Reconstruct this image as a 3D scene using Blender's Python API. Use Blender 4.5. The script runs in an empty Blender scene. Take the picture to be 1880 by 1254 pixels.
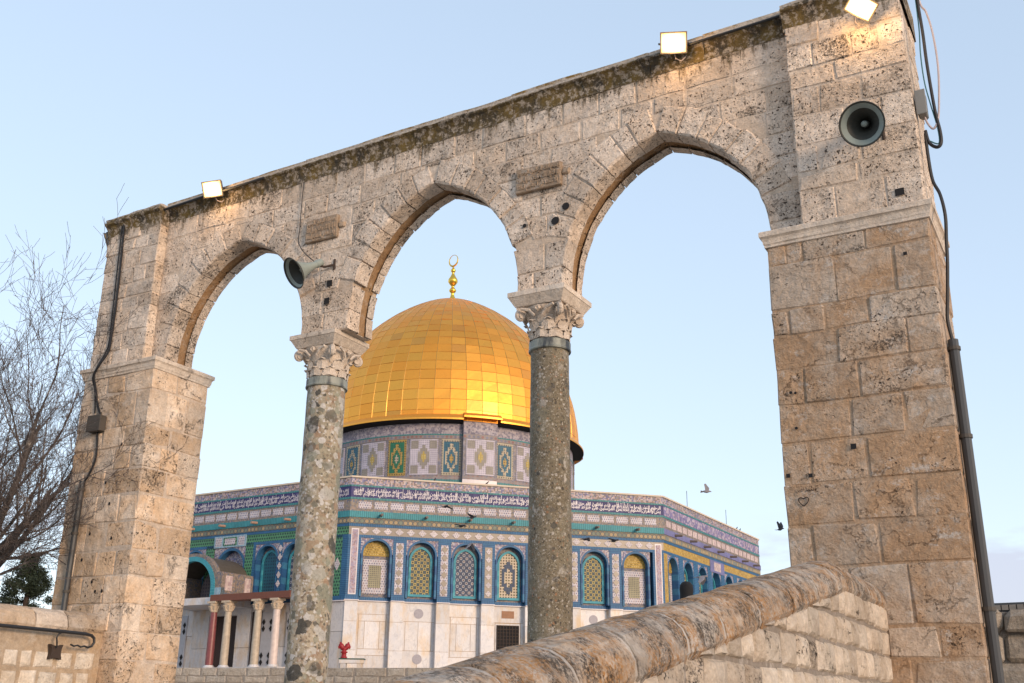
import bpy, math, random
from mathutils import Vector, Matrix
R = math.radians
S = bpy.context.scene
COL = S.collection

# ------------------------------------------------------------------ camera, sky, sun, exposure
PSI, PITCH, ROLL = .5113, .3373, .0115
cam = bpy.data.cameras.new('camera'); camo = bpy.data.objects.new('camera', cam); COL.objects.link(camo)
cam.sensor_width = 36; cam.lens = 1947.858 / 1880 * 36; cam.clip_start = .05; cam.clip_end = 5000
CAMPOS = Vector((1.1805, -11.6759, -.0978))
camo.matrix_world = Matrix.Translation(CAMPOS) @ Matrix.Rotation(PSI, 4, 'Z') @ Matrix.Rotation(math.pi / 2 + PITCH, 4, 'X') @ Matrix.Rotation(ROLL, 4, 'Z')
S.camera = camo

SUN_DIR = Vector((.93, -.36, .0)).normalized()      # horizontal direction towards the low evening sun
SUN_EL = R(11)
w = bpy.data.worlds.new('World'); S.world = w; w.use_nodes = True
wn = w.node_tree; bg = wn.nodes['Background']
sky = wn.nodes.new('ShaderNodeTexSky'); sky.sky_type = 'NISHITA'; sky.sun_disc = False
sky.sun_elevation = SUN_EL; sky.sun_rotation = math.atan2(SUN_DIR.x, SUN_DIR.y)
sky.air_density = 1.0; sky.dust_density = 2.0; sky.ozone_density = 2.0; sky.altitude = 700
veil = wn.nodes.new('ShaderNodeGamma'); veil.inputs[1].default_value = .38      # thin evening veil: evens out the clear-sky gradient
wn.links.new(sky.outputs[0], veil.inputs[0])
SKY_STRENGTH = .15; CLOUD_SEED = 24.66
bg.inputs[1].default_value = SKY_STRENGTH
tint = wn.nodes.new('ShaderNodeMix'); tint.data_type = 'RGBA'; tint.blend_type = 'MULTIPLY'; tint.inputs[0].default_value = 1
tint.inputs[7].default_value = (.95, .97, 1.02, 1); wn.links.new(veil.outputs[0], tint.inputs[6])
# a few low violet-grey evening clouds near the horizon
def wnode(t, ins, **p):
    x = wn.nodes.new('ShaderNode' + t)
    for k, v in p.items(): setattr(x, k, v)
    for k, v in ins.items():
        if isinstance(v, bpy.types.NodeSocket): wn.links.new(v, x.inputs[k])
        else: x.inputs[k].default_value = v
    return x
tc = wn.nodes.new('ShaderNodeTexCoord'); sx = wnode('SeparateXYZ', {0: tc.outputs['Generated']})
cs = wnode('VectorMath', {0: tc.outputs['Generated'], 1: (2.6, 2.6, 9.)}, operation='MULTIPLY'); co = wnode('VectorMath', {0: cs.outputs[0], 1: (CLOUD_SEED, 0, 0)}, operation='ADD')
cn = wnode('TexNoise', {'Vector': co.outputs[0], 'Scale': 1.5, 'Detail': 7., 'Roughness': .55})
cm = wnode('MapRange', {0: cn.outputs[0], 1: .50, 2: .58})
ce = wnode('MapRange', {0: sx.outputs[2], 1: .175, 2: .14})
cf = wnode('Math', {0: cm.outputs[0], 1: ce.outputs[0]}, operation='MULTIPLY'); cf2 = wnode('Math', {0: cf.outputs[0], 1: .75}, operation='MULTIPLY')
cmix = wnode('Mix', {0: cf2.outputs[0], 6: tint.outputs[2], 7: (.98, 1.02, 1.24, 1)}, data_type='RGBA')
wn.links.new(cmix.outputs[2], bg.inputs[0])
sun = bpy.data.lights.new('sun', 'SUN'); suno = bpy.data.objects.new('sun', sun); COL.objects.link(suno)
sun.energy = .58; sun.angle = R(14); sun.color = (1, .74, .52)
sd = Vector((SUN_DIR.x * math.cos(SUN_EL), SUN_DIR.y * math.cos(SUN_EL), math.sin(SUN_EL)))
suno.rotation_euler = sd.to_track_quat('Z', 'Y').to_euler(); suno.location = (20, -30, 20)
S.view_settings.view_transform = 'Standard'; S.view_settings.look = 'None'
S.view_settings.exposure = 2.18; S.view_settings.gamma = 1
S.view_settings.use_curve_mapping = False
S.cycles.max_bounces = 6; S.cycles.use_adaptive_sampling = True
# ------------------------------------------------------------------ helpers
rng = random.Random(7)
def U(a, b): return rng.uniform(a, b)

class MB:
    def __init__(s): s.v = []; s.f = []; s.uv = []
    def poly(s, pts, uv=None):
        i = len(s.v); s.v += [tuple(p) for p in pts]; s.f.append(list(range(i, i + len(pts)))); s.uv.append(uv)
    def add(s, v, f):
        i = len(s.v); s.v += [tuple(p) for p in v]
        for q in f: s.f.append([i + k for k in q]); s.uv.append(None)
    def orient(s, c=None):
        vs = [Vector(p) for p in s.v]
        if c is None: c = sum(vs, Vector()) / len(vs)
        for q in s.f:
            a = vs[q[0]]; n = Vector()
            for k in range(1, len(q) - 1): n += (vs[q[k]] - a).cross(vs[q[k + 1]] - a)
            m = sum((vs[k] for k in q), Vector()) / len(q)
            if n.dot(m - c) < 0: q.reverse()
        return s
    def box(s, x0, x1, y0, y1, z0, z1):
        v = [(x, y, z) for z in (z0, z1) for y in (y0, y1) for x in (x0, x1)]
        s.add(v, [(0, 2, 3, 1), (4, 5, 7, 6), (0, 1, 5, 4), (2, 6, 7, 3), (0, 4, 6, 2), (1, 3, 7, 5)]); return s
    def tube(s, pts, rad, n=6, cap=True):
        pts = [Vector(p) for p in pts]; rr = rad if isinstance(rad, (list, tuple)) else [rad] * len(pts)
        i0 = len(s.v); up = Vector((0, 0, 1)); prev = None
        for i, p in enumerate(pts):
            d = (pts[min(i + 1, len(pts) - 1)] - pts[max(i - 1, 0)]).normalized()
            if prev is None:
                a = d.cross(up)
                if a.length < 1e-3: a = d.cross(Vector((1, 0, 0)))
            else: a = prev - d * prev.dot(d)
            a.normalize(); prev = a; b = d.cross(a)
            for k in range(n):
                t = 2 * math.pi * k / n; s.v.append(tuple(p + (a * math.cos(t) + b * math.sin(t)) * rr[i]))
        for i in range(len(pts) - 1):
            for k in range(n):
                s.f.append([i0 + i * n + k, i0 + i * n + (k + 1) % n, i0 + (i + 1) * n + (k + 1) % n, i0 + (i + 1) * n + k]); s.uv.append(None)
        if cap:
            s.f.append([i0 + k for k in range(n)][::-1]); s.uv.append(None)
            s.f.append([i0 + (len(pts) - 1) * n + k for k in range(n)]); s.uv.append(None)
        return s
    def lathe(s, prof, n=24, M=None, jit=0):
        i0 = len(s.v); M = M or Matrix()
        for (r, z) in prof:
            for k in range(n):
                t = 2 * math.pi * k / n; q = r + (U(-jit, jit) if jit else 0)
                s.v.append(tuple(M @ Vector((q * math.cos(t), q * math.sin(t), z))))
        for i in range(len(prof) - 1):
            for k in range(n):
                s.f.append([i0 + i * n + k, i0 + i * n + (k + 1) % n, i0 + (i + 1) * n + (k + 1) % n, i0 + (i + 1) * n + k]); s.uv.append(None)
        return s
    def build(s, name, mat, parent=None, smooth=False):
        me = bpy.data.meshes.new(name); me.from_pydata(s.v, [], s.f)
        if any(u is not None for u in s.uv):
            l = me.uv_layers.new(name='UVMap').data; k = 0
            for q, u in zip(s.f, s.uv):
                for j in range(len(q)):
                    if u is not None: l[k].uv = u[j]
                    k += 1
        if smooth: me.polygons.foreach_set('use_smooth', [True] * len(me.polygons))
        me.materials.append(mat); me.update()
        return put(name, me, parent)

def put(name, me, parent=None):
    o = bpy.data.objects.new(name, me); COL.objects.link(o)
    if parent is not None: attach(o, parent)
    return o
def attach(o, parent):
    o.parent = parent; o.matrix_parent_inverse = parent_world(parent).inverted()
def parent_world(p):
    m = p.matrix_basis.copy()
    if p.parent is not None: m = parent_world(p.parent) @ p.matrix_parent_inverse @ m
    return m
def tag(o, label=None, cat=None, group=None, kind=None):
    if label: o['label'] = label
    if cat: o['category'] = cat
    if group: o['group'] = group
    if kind: o['kind'] = kind
    return o
def thing(name, loc, label, cat, group=None):
    o = bpy.data.objects.new(name, None); COL.objects.link(o); o.location = loc; o.empty_display_size = .2
    return tag(o, label, cat, group)

# ---- node helpers
class Gr:
    def __init__(s, name):
        s.m = bpy.data.materials.new(name); s.m.use_nodes = True; s.nt = s.m.node_tree
        s.b = s.nt.nodes['Principled BSDF']
    def n(s, t, ins=None, out=0, **pr):
        x = s.nt.nodes.new('ShaderNode' + t)
        for k, v in pr.items(): setattr(x, k, v)
        for k, v in (ins or {}).items():
            if isinstance(v, bpy.types.NodeSocket): s.nt.links.new(v, x.inputs[k])
            else: x.inputs[k].default_value = v
        return x.outputs[out]
    def M(s, op, a, b=0., c=0., clamp=False): return s.n('Math', {0: a, 1: b, 2: c}, operation=op, use_clamp=clamp)
    def mix(s, f, a, b, bt='MIX'):
        c = lambda v: v if isinstance(v, bpy.types.NodeSocket) else (*v, 1)
        return s.n('Mix', {0: f, 6: c(a), 7: c(b)}, 2, data_type='RGBA', blend_type=bt)
    def noise(s, scale, vec=None, detail=4, rough=.55, out=0, dist=0):
        i = {'Scale': scale, 'Detail': detail, 'Roughness': rough, 'Distortion': dist}
        if vec is not None: i['Vector'] = vec
        return s.n('TexNoise', i, out)
    def vor(s, scale, vec, out='Distance', rand=1., feature='F1'):
        return s.n('TexVoronoi', {'Scale': scale, 'Vector': vec, 'Randomness': rand}, out, feature=feature)
    def ramp(s, f, st, interp='LINEAR'):
        x = s.nt.nodes.new('ShaderNodeValToRGB'); r = x.color_ramp; r.interpolation = interp
        while len(r.elements) < len(st): r.elements.new(.5)
        for e, (p, c) in zip(r.elements, st): e.position = p; e.color = (*c, 1) if len(c) == 3 else c
        s.nt.links.new(f, x.inputs[0]); return x.outputs[0]
    def step(s, v, a, b): return s.n('MapRange', {0: v, 1: a, 2: b, 3: 0., 4: 1.}, clamp=True)
    def pos(s): return s.n('NewGeometry', out='Position')
    def rand(s): return s.n('ObjectInfo', out='Random')
    def uv(s): return s.n('UVMap')
    def sep(s, v):
        x = s.nt.nodes.new('ShaderNodeSeparateXYZ'); s.nt.links.new(v, x.inputs[0]); return x.outputs
    def vscale(s, v, sc): return s.n('VectorMath', {0: v, 1: sc}, operation='MULTIPLY')
    def bump(s, h, strength=.5, dist=.02, prev=None):
        i = {'Height': h, 'Strength': strength, 'Distance': dist}
        if prev is not None: i['Normal'] = prev
        return s.n('Bump', i)
    def done(s, col, rough=.85, normal=None, **k):
        def st(key, v):
            if isinstance(v, bpy.types.NodeSocket): s.nt.links.new(v, s.b.inputs[key])
            else: s.b.inputs[key].default_value = (*v, 1) if isinstance(v, tuple) and len(v) == 3 else v
        st('Base Color', col); st('Roughness', rough)
        if normal is not None: s.nt.links.new(normal, s.b.inputs['Normal'])
        for kk, v in k.items(): st(kk.replace('_', ' '), v)
        return s.m

def plain(name, col, rough=.6, metal=0., var=.12, scale=6., **k):
    g = Gr(name); p = g.pos(); n = g.noise(scale, p, 5)
    c = g.mix(n, tuple(x * (1 - var) for x in col), tuple(min(1, x * (1 + var)) for x in col))
    return g.done(c, rough, Metallic=metal, **k)

def stone_mat(name, light, mid, warm, pits=.5, dark=.4, warmth=.35, moss=0, var=.35, bumpd=.03, lichen=0., rough=.9, pale=.35, crack=0.):
    g = Gr(name); p = g.pos(); r = g.rand()
    ra = g.M('FRACT', g.M('MULTIPLY', r, 13.7)); rb = g.M('FRACT', g.M('MULTIPLY', r, 71.3))
    n1 = g.noise(1.7, p, 6, .6); n2 = g.noise(9, p, 8, .7); n3 = g.noise(38, p, 6, .7); n0 = g.noise(5, p, 5, .6)
    c = g.mix(g.step(n1, .35, .65), light, mid)
    wf = g.M('MULTIPLY', g.step(g.M('ADD', g.noise(2.6, p, 6, .68), g.M('MULTIPLY', ra, .30)), .52, .80), warmth * 2, clamp=True)
    c = g.mix(wf, c, warm)
    v = g.M('MULTIPLY_ADD', r, var, 1 - var * .5)
    v = g.M('MULTIPLY', v, g.M('MULTIPLY_ADD', g.step(n2, .28, .72), .45, .77))
    v = g.M('MULTIPLY', v, g.M('MULTIPLY_ADD', g.step(n3, .25, .75), .40, .80))
    c = g.mix(1., c, g.n('CombineColor', {0: v, 1: v, 2: v}), 'MULTIPLY')
    pl_ = g.M('MULTIPLY', g.step(g.noise(4.6, g.vscale(p, (1, 1, 1.25)), 9, .74), .54, .62), g.step(g.noise(22, p, 5, .7), .38, .56))
    c = g.mix(g.M('MULTIPLY', pl_, pale), c, (.66, .60, .54))
    db = g.step(g.noise(1.1, p, 7, .7), .52, .72); c = g.mix(g.M('MULTIPLY', db, .30), c, (.24, .175, .12))
    # pitted, porous stone
    pv = g.n('VectorMath', {0: p, 1: g.vscale(g.noise(13, p, 3, out=1), (.11, .11, .11))}, operation='ADD')
    vd = g.vor(15, pv); vd2 = g.vor(37, pv)
    pm = g.step(g.M('ADD', g.noise(2.9, p, 5, .65), g.M('MULTIPLY', rb, .22)), .80 - .42 * pits, .93 - .42 * pits)
    pit = g.M('MULTIPLY', g.M('MAXIMUM', g.M('SUBTRACT', 1., g.step(vd, .12, .24)), g.M('SUBTRACT', 1., g.step(vd2, .14, .26))), pm)
    c = g.mix(g.M('MULTIPLY', pit, .88), c, (.045, .033, .024))
    # black weathering crust, stronger on some blocks
    crust = g.step(g.M('ADD', g.noise(3.1, p, 10, .74), g.M('MULTIPLY', g.M('POWER', rb, 3.), .10)), .655 - .12 * dark, .75 - .1 * dark)
    spk = g.step(g.noise(34, p, 5, .78), .43, .54)
    c = g.mix(g.M('MULTIPLY', g.M('MULTIPLY', crust, spk), .88), c, (.05, .042, .034))
    ck = None
    if crack:
        q = g.n('VectorMath', {0: p, 1: g.vscale(g.noise(4, p, 6, .7, out=1), (.55, .55, .35))}, operation='ADD')
        ck = g.M('MULTIPLY', g.step(g.vor(1.5, q, feature='DISTANCE_TO_EDGE'), .011, .003), g.step(g.noise(1.9, p, 4), .52, .60))
        c = g.mix(g.M('MULTIPLY', ck, crack), c, (.05, .035, .025))
    if lichen:
        lo = g.M('MULTIPLY', g.step(g.noise(3.6, p, 6, .65), .42, .56), g.step(g.noise(42, p, 8, .76), .40, .56))
        c = g.mix(g.M('MULTIPLY', lo, lichen), c, (.36, .17, .045))
        lg = g.M('MULTIPLY', g.step(g.noise(6.3, p, 7, .65), .46, .58), g.step(g.noise(55, p, 8, .76), .42, .54))
        c = g.mix(g.M('MULTIPLY', lg, lichen), c, (.045, .038, .032))
        lw = g.M('MULTIPLY', g.step(g.noise(9, p, 7, .7), .50, .62), g.step(g.noise(48, p, 9, .78), .46, .56))
        c = g.mix(g.M('MULTIPLY', lw, lichen * .7), c, (.52, .48, .44))
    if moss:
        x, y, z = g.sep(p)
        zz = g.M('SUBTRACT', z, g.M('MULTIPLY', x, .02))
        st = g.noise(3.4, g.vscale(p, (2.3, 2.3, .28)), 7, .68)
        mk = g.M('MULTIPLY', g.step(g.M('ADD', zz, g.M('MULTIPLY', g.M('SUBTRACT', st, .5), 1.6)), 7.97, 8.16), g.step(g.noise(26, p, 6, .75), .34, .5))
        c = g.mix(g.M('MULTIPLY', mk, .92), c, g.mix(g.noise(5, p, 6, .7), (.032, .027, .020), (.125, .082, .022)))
    h = g.M('ADD', g.M('ADD', g.M('MULTIPLY', n2, .6), g.M('MULTIPLY', n3, .25)), g.M('MULTIPLY', n0, 1.1))
    h = g.M('SUBTRACT', h, g.M('MULTIPLY', pit, .9))
    if ck is not None: h = g.M('SUBTRACT', h, ck)
    return g.done(c, rough, g.bump(h, 1., bumpd), Specular_IOR_Level=.2)

M = {}
M['lime'] = stone_mat('limestone_upper', (.72, .61, .51), (.64, .52, .42), (.60, .43, .29), pits=.80, dark=.80, warmth=.22, moss=1, bumpd=.05)
M['limeL'] = stone_mat('limestone_left_pier', (.72, .59, .47), (.63, .50, .385), (.58, .38, .22), pits=.5, dark=.12, warmth=.36, moss=1, bumpd=.05, crack=.25)
M['limeR'] = stone_mat('limestone_right_pier', (.62, .51, .41), (.54, .42, .32), (.48, .305, .18), pits=.36, dark=.34, warmth=.46, moss=1, bumpd=.09, pale=.75, crack=.4, var=.2)
M['trim'] = stone_mat('dressed_limestone', (.68, .59, .50), (.59, .50, .415), (.52, .40, .29), pits=.2, dark=.2, warmth=.16, var=.15, crack=.15)
M['mortarR'] = stone_mat('brown_lime_mortar', (.52, .42, .325), (.45, .35, .265), (.42, .27, .16), pits=.3, dark=.3, warmth=.4, var=.1, bumpd=.05)
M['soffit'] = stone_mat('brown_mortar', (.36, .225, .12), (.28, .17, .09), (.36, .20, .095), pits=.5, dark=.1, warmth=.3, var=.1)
M['mortar'] = stone_mat('lime_mortar', (.66, .56, .465), (.58, .47, .38), (.50, .37, .26), pits=.25, dark=.2, warmth=.3, var=.1, moss=1)
M['cope'] = stone_mat('lichen_coping', (.46, .40, .34), (.36, .31, .26), (.36, .22, .11), pits=.15, dark=.5, warmth=.2, lichen=.9, bumpd=.035, pale=0.)
M['copeL'] = stone_mat('pale_coping', (.62, .53, .44), (.52, .43, .35), (.42, .28, .16), pits=.15, dark=.45, warmth=.3, bumpd=.04)
M['block'] = stone_mat('pale_block', (.64, .55, .45), (.55, .46, .37), (.42, .31, .215), pits=.35, dark=.35, warmth=.22, var=.4, bumpd=.06)
M['blockL'] = stone_mat('cream_block', (.74, .66, .56), (.66, .57, .47), (.50, .37, .24), pits=.25, dark=.0, warmth=.2, var=.25, bumpd=.045)
M['greyblock'] = stone_mat('grey_block', (.44, .385, .325), (.35, .305, .255), (.30, .23, .16), pits=.2, dark=.5, warmth=.2, var=.3, bumpd=.05)
M['copejoint'] = stone_mat('pale_joint', (.46, .42, .38), (.40, .36, .32), (.36, .29, .22), pits=.1, dark=.2, warmth=.1, var=.05)
M['joint'] = stone_mat('grey_joint', (.27, .245, .22), (.21, .19, .17), (.30, .23, .17), pits=.1, dark=.3, warmth=.2, var=.1)
M['paving'] = stone_mat('paving', (.40, .36, .31), (.34, .30, .26), (.34, .27, .20), pits=.2, dark=.2, warmth=.2)
M['wood'] = plain('rusty_iron', (.045, .028, .02), .8)
M['black'] = plain('black_rubber', (.012, .012, .014), .55)
M['iron'] = plain('black_iron', (.018, .018, .02), .5)
M['pipe'] = plain('grey_pipe', (.05, .052, .055), .5)
M['box'] = plain('grey_plastic', (.22, .21, .19), .6)
M['boxd'] = plain('brown_box', (.07, .06, .05), .7)
M['whitecable'] = plain('pale_cable', (.50, .42, .42), .6)
M['greencable'] = plain('teal_cable', (.04, .16, .16), .6)

# ------------------------------------------------------------------ ground, platform, terrace, stairs
YP, YW, YB = -.252, -.092, .508        # pilaster front, wall front, wall back
ZI = 5.3
def terr():
    m = MB(); m.poly([(-1500, -1500, -1.75), (1500, -1500, -1.75), (1500, 1500, -1.75), (-1500, 1500, -1.75)])
    tag(m.build('ground', M['paving']), kind='structure')
    m = MB(); m.box(-120, 60, .12, 140, -1.8, 0)
    tag(m.build('platform', M['paving']), kind='structure')
    a, b = Vector((-43.77, 32.07, 0)), Vector((-29.78, 35.44, 0)); d = (b - a).normalized(); n = Vector((-d.y, d.x, 0))
    p = [a - d * 50, b + d * 40, b + d * 40 + n * 75, a - d * 50 + n * 75]
    m = MB()
    lo = [Vector((q.x, q.y, -.1)) for q in p]; hi = [Vector((q.x, q.y, 2.046)) for q in p]
    m.add(lo + hi, [(4, 5, 6, 7), (0, 1, 5, 4), (1, 2, 6, 5), (2, 3, 7, 6), (3, 0, 4, 7)])
    tag(m.build('terrace', M['paving']), kind='structure')
    # stairs rising from the lower court to the platform between the parapets
    st = MB()
    nst = 11
    for i in range(nst):
        st.box(-12.19, -1.34, -10.5 + i * .76, .10, -1.74 + i * .158 - (.0 if i == 0 else .158), -1.74 + (i + 1) * .158)
    tag(st.build('stairs', M['paving']), kind='structure')
    return a, d, n
TA, TD, TN = terr()

# ------------------------------------------------------------------ stone pieces
def bevel_box(x0, x1, y0, y1, z0, z1, b=.014, j=.009):
    m = MB(); X = (x0, x1); Y = (y0, y1); Z = (z0, z1); ix = {}
    lim = min(x1 - x0, y1 - y0, z1 - z0) * .3
    for a in (0, 1):
        for c in (0, 1):
            for e in (0, 1):
                bb = min(lim, b * U(.6, 1.5) * (2.6 if rng.random() < .10 else 1))
                o = [U(-j, j) for _ in range(3)]
                x, y, z = X[a] + o[0], Y[c] + o[1], Z[e] + o[2]
                dx, dy, dz = (1 - 2 * a) * bb, (1 - 2 * c) * bb, (1 - 2 * e) * bb
                ix[a, c, e, 0] = len(m.v); m.v.append((x, y + dy, z + dz))
                ix[a, c, e, 1] = len(m.v); m.v.append((x + dx, y, z + dz))
                ix[a, c, e, 2] = len(m.v); m.v.append((x + dx, y + dy, z))
    F = m.f
    for s in (0, 1):
        F.append([ix[s, 0, 0, 0], ix[s, 1, 0, 0], ix[s, 1, 1, 0], ix[s, 0, 1, 0]])
        F.append([ix[0, s, 0, 1], ix[1, s, 0, 1], ix[1, s, 1, 1], ix[0, s, 1, 1]])
        F.append([ix[0, 0, s, 2], ix[1, 0, s, 2], ix[1, 1, s, 2], ix[0, 1, s, 2]])
    for p in (0, 1):
        for q in (0, 1):
            F.append([ix[p, q, 0, 0], ix[p, q, 1, 0], ix[p, q, 1, 1], ix[p, q, 0, 1]])
            F.append([ix[p, 0, q, 0], ix[p, 1, q, 0], ix[p, 1, q, 2], ix[p, 0, q, 2]])
            F.append([ix[0, p, q, 1], ix[1, p, q, 1], ix[1, p, q, 2], ix[0, p, q, 2]])
            for r_ in (0, 1): F.append([ix[p, q, r_, 0], ix[p, q, r_, 1], ix[p, q, r_, 2]])
    m.uv = [None] * len(F)
    return m.orient(Vector(((x0 + x1) / 2, (y0 + y1) / 2, (z0 + z1) / 2)))

def clip(poly, px, pz, nx, nz):
    out = []
    for i, a in enumerate(poly):
        b = poly[(i + 1) % len(poly)]
        da = (a[0] - px) * nx + (a[1] - pz) * nz; db = (b[0] - px) * nx + (b[1] - pz) * nz
        if da >= 0: out.append(a)
        if da * db < 0: t = da / (da - db); out.append((a[0] + (b[0] - a[0]) * t, a[1] + (b[1] - a[1]) * t))
    return out
def area(p): return abs(sum(p[i][0] * p[(i + 1) % len(p)][1] - p[(i + 1) % len(p)][0] * p[i][1] for i in range(len(p)))) / 2
def stone_poly(poly, fr, depth, bev=.014, jit=.006, gap=.009, proud=0., bulge=0., seg=.22):
    """convex outline (a, b) -> block; fr(a, b, out) gives the point"""
    cx = sum(p[0] for p in poly) / len(poly); cz = sum(p[1] for p in poly) / len(poly)
    pts = []
    for i, a in enumerate(poly):
        b = poly[(i + 1) % len(poly)]; L = math.hypot(b[0] - a[0], b[1] - a[1]); k = max(1, min(3, int(L / seg)))
        for q in range(k): pts.append((a[0] + (b[0] - a[0]) * q / k, a[1] + (b[1] - a[1]) * q / k))
    def ins(p, d):
        L = math.hypot(p[0] - cx, p[1] - cz); s = max(.3, 1 - d * 1.3 / max(L, .02)); return (cx + (p[0] - cx) * s, cz + (p[1] - cz) * s)
    n = len(pts); A = [ins((p[0] + U(-jit, jit), p[1] + U(-jit, jit)), gap) for p in pts]; B = [ins(p, bev * U(.7, 1.6)) for p in A]
    m = MB(); pr = proud + U(-.004, .004)
    m.v = [tuple(fr(*p, -depth)) for p in A] + [tuple(fr(*p, pr - bev)) for p in A] + [tuple(fr(*p, pr + U(-.003, .003))) for p in B]
    for i in range(n):
        k = (i + 1) % n
        m.f.append([i, k, n + k, n + i]); m.f.append([n + i, n + k, 2 * n + k, 2 * n + i])
    if bulge:
        m.v.append(tuple(fr(cx + U(-.03, .03), cz + U(-.02, .02), pr + bulge)))
        for i in range(n): m.f.append([2 * n + i, 2 * n + (i + 1) % n, 3 * n])
    else: m.f.append([2 * n + i for i in range(n)])
    m.uv = [None] * len(m.f)
    return m.orient(Vector(fr(cx, cz, -depth / 2)))

# ------------------------------------------------------------------ the arcade
ARC = thing('arcade', (-6.7, .2, 0), 'weathered limestone arcade of three pointed arches on two columns and two piers', 'arcade')
class Arch:
    def __init__(s, mid, a, z0, apex):
        s.mid, s.a, s.z0 = mid, a, z0; h = apex - z0; s.e = (h * h - a * a) / (2 * a); s.r = a + s.e; s.apex = apex
        s.t1 = math.acos(s.e / s.r)          # angle at the apex, measured from the springing
    def pt(s, side, t, off=0):             # side -1 left, +1 right ; t from 0 (springing) to t1
        cx = s.mid - side * s.e; rr = s.r + off
        return (cx + side * rr * math.cos(t), s.z0 + rr * math.sin(t))
    def tap(s, off): return math.acos(min(1, s.e / (s.r + off)))
    def outline(s, off=0, n=14):
        t1 = s.tap(off)
        L = [s.pt(-1, t1 * i / n, off) for i in range(n + 1)]; Rr = [s.pt(1, t1 * i / n, off) for i in range(n, -1, -1)]
        return L + Rr[1:]
    def dist(s, x, z):
        side = -1 if x < s.mid else 1; cx = s.mid - side * s.e
        if z <= s.z0: return abs(x - s.mid) - s.a, (side, 0)
        d = math.hypot(x - cx, z - s.z0); return d - s.r, ((x - cx) / d, (z - s.z0) / d)
ARCHES = [Arch(-10.39, 1.41, 5.32, 7.12), Arch(-6.665, 1.412, 5.36, 7.24), Arch(-3.17, 1.38, 5.32, 7.11)]
frF = lambda a, b, o: (a, YW - o, b)
frB = lambda a, b, o: (a, YB + o, b)
ZTOP = lambda x: 8.17 + .02 * (x + 6.7)
XL, XR = -12.14, -1.375               # wall between the pilasters
def wall_core(parent_name='spandrel_wall'):
    xs = [(XL, 5.21)]
    for a in ARCHES:
        o = a.outline(.05)
        xs += [(o[0][0], 5.21)] + o + [(o[-1][0], 5.21)]
    xs.append((XR, 5.21))
    m = MB(); y0, y1 = YW + .009, YB - .009
    for (xa, za), (xb, zb) in zip(xs, xs[1:]):
        if abs(xb - xa) > 1e-6:
            ta, tb = ZTOP(xa) - .02, ZTOP(xb) - .02
            m.poly([(xa, y0, za), (xb, y0, zb), (xb, y0, tb), (xa, y0, ta)]); m.poly([(xb, y1, zb), (xa, y1, za), (xa, y1, ta), (xb, y1, tb)])
            m.poly([(xa, y0, ta), (xb, y0, tb), (xb, y1, tb), (xa, y1, ta)])
        m.poly([(xa, y0, za), (xa, y1, za), (xb, y1, zb), (xb, y0, zb)])
    return m
SW = wall_core().build('spandrel_wall', M['mortar'], ARC)
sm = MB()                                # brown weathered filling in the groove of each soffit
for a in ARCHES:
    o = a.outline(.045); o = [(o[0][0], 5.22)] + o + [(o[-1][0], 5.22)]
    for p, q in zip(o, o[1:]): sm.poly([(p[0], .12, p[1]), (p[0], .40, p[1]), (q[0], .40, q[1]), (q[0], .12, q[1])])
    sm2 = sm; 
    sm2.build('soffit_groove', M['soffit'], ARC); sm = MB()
def ring(a, nv, thick, face):
    """voussoirs of one face of the arch"""
    fr = frF if face == 'F' else frB; dep = .27 if face == 'F' else .17
    t0 = .30
    for side in (-1, 1):
        n = nv; t1 = a.t1
        cuts = [t0 + (t1 - t0) * (i + (U(-.16, .16) if 0 < i < n else 0)) / n for i in range(n + 1)]
        for i in range(n):
            k = 3; th = thick * U(.9, 1.08)
            inn = [a.pt(side, cuts[i] + (cuts[i + 1] - cuts[i]) * q / k) for q in range(k + 1)]
            if i == n - 1: inn[-1] = (a.mid, a.apex)
            out = []
            for q in range(k, -1, -1):
                x, z = a.pt(side, cuts[i] + (cuts[i + 1] - cuts[i]) * q / k, th)
                if (x - a.mid) * side < 0: x = a.mid
                out.append((x, z))
            stone_poly(inn + out, fr, dep, bev=.02, jit=.007, gap=.006, proud=.012 + U(-.006, .008), seg=9).build('voussoir', M['lime'], SW)
for a, nv, th in zip(ARCHES, (6, 7, 7), (.37, .37, .40)):
    ring(a, nv, th, 'F'); ring(a, nv, th, 'B')
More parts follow.
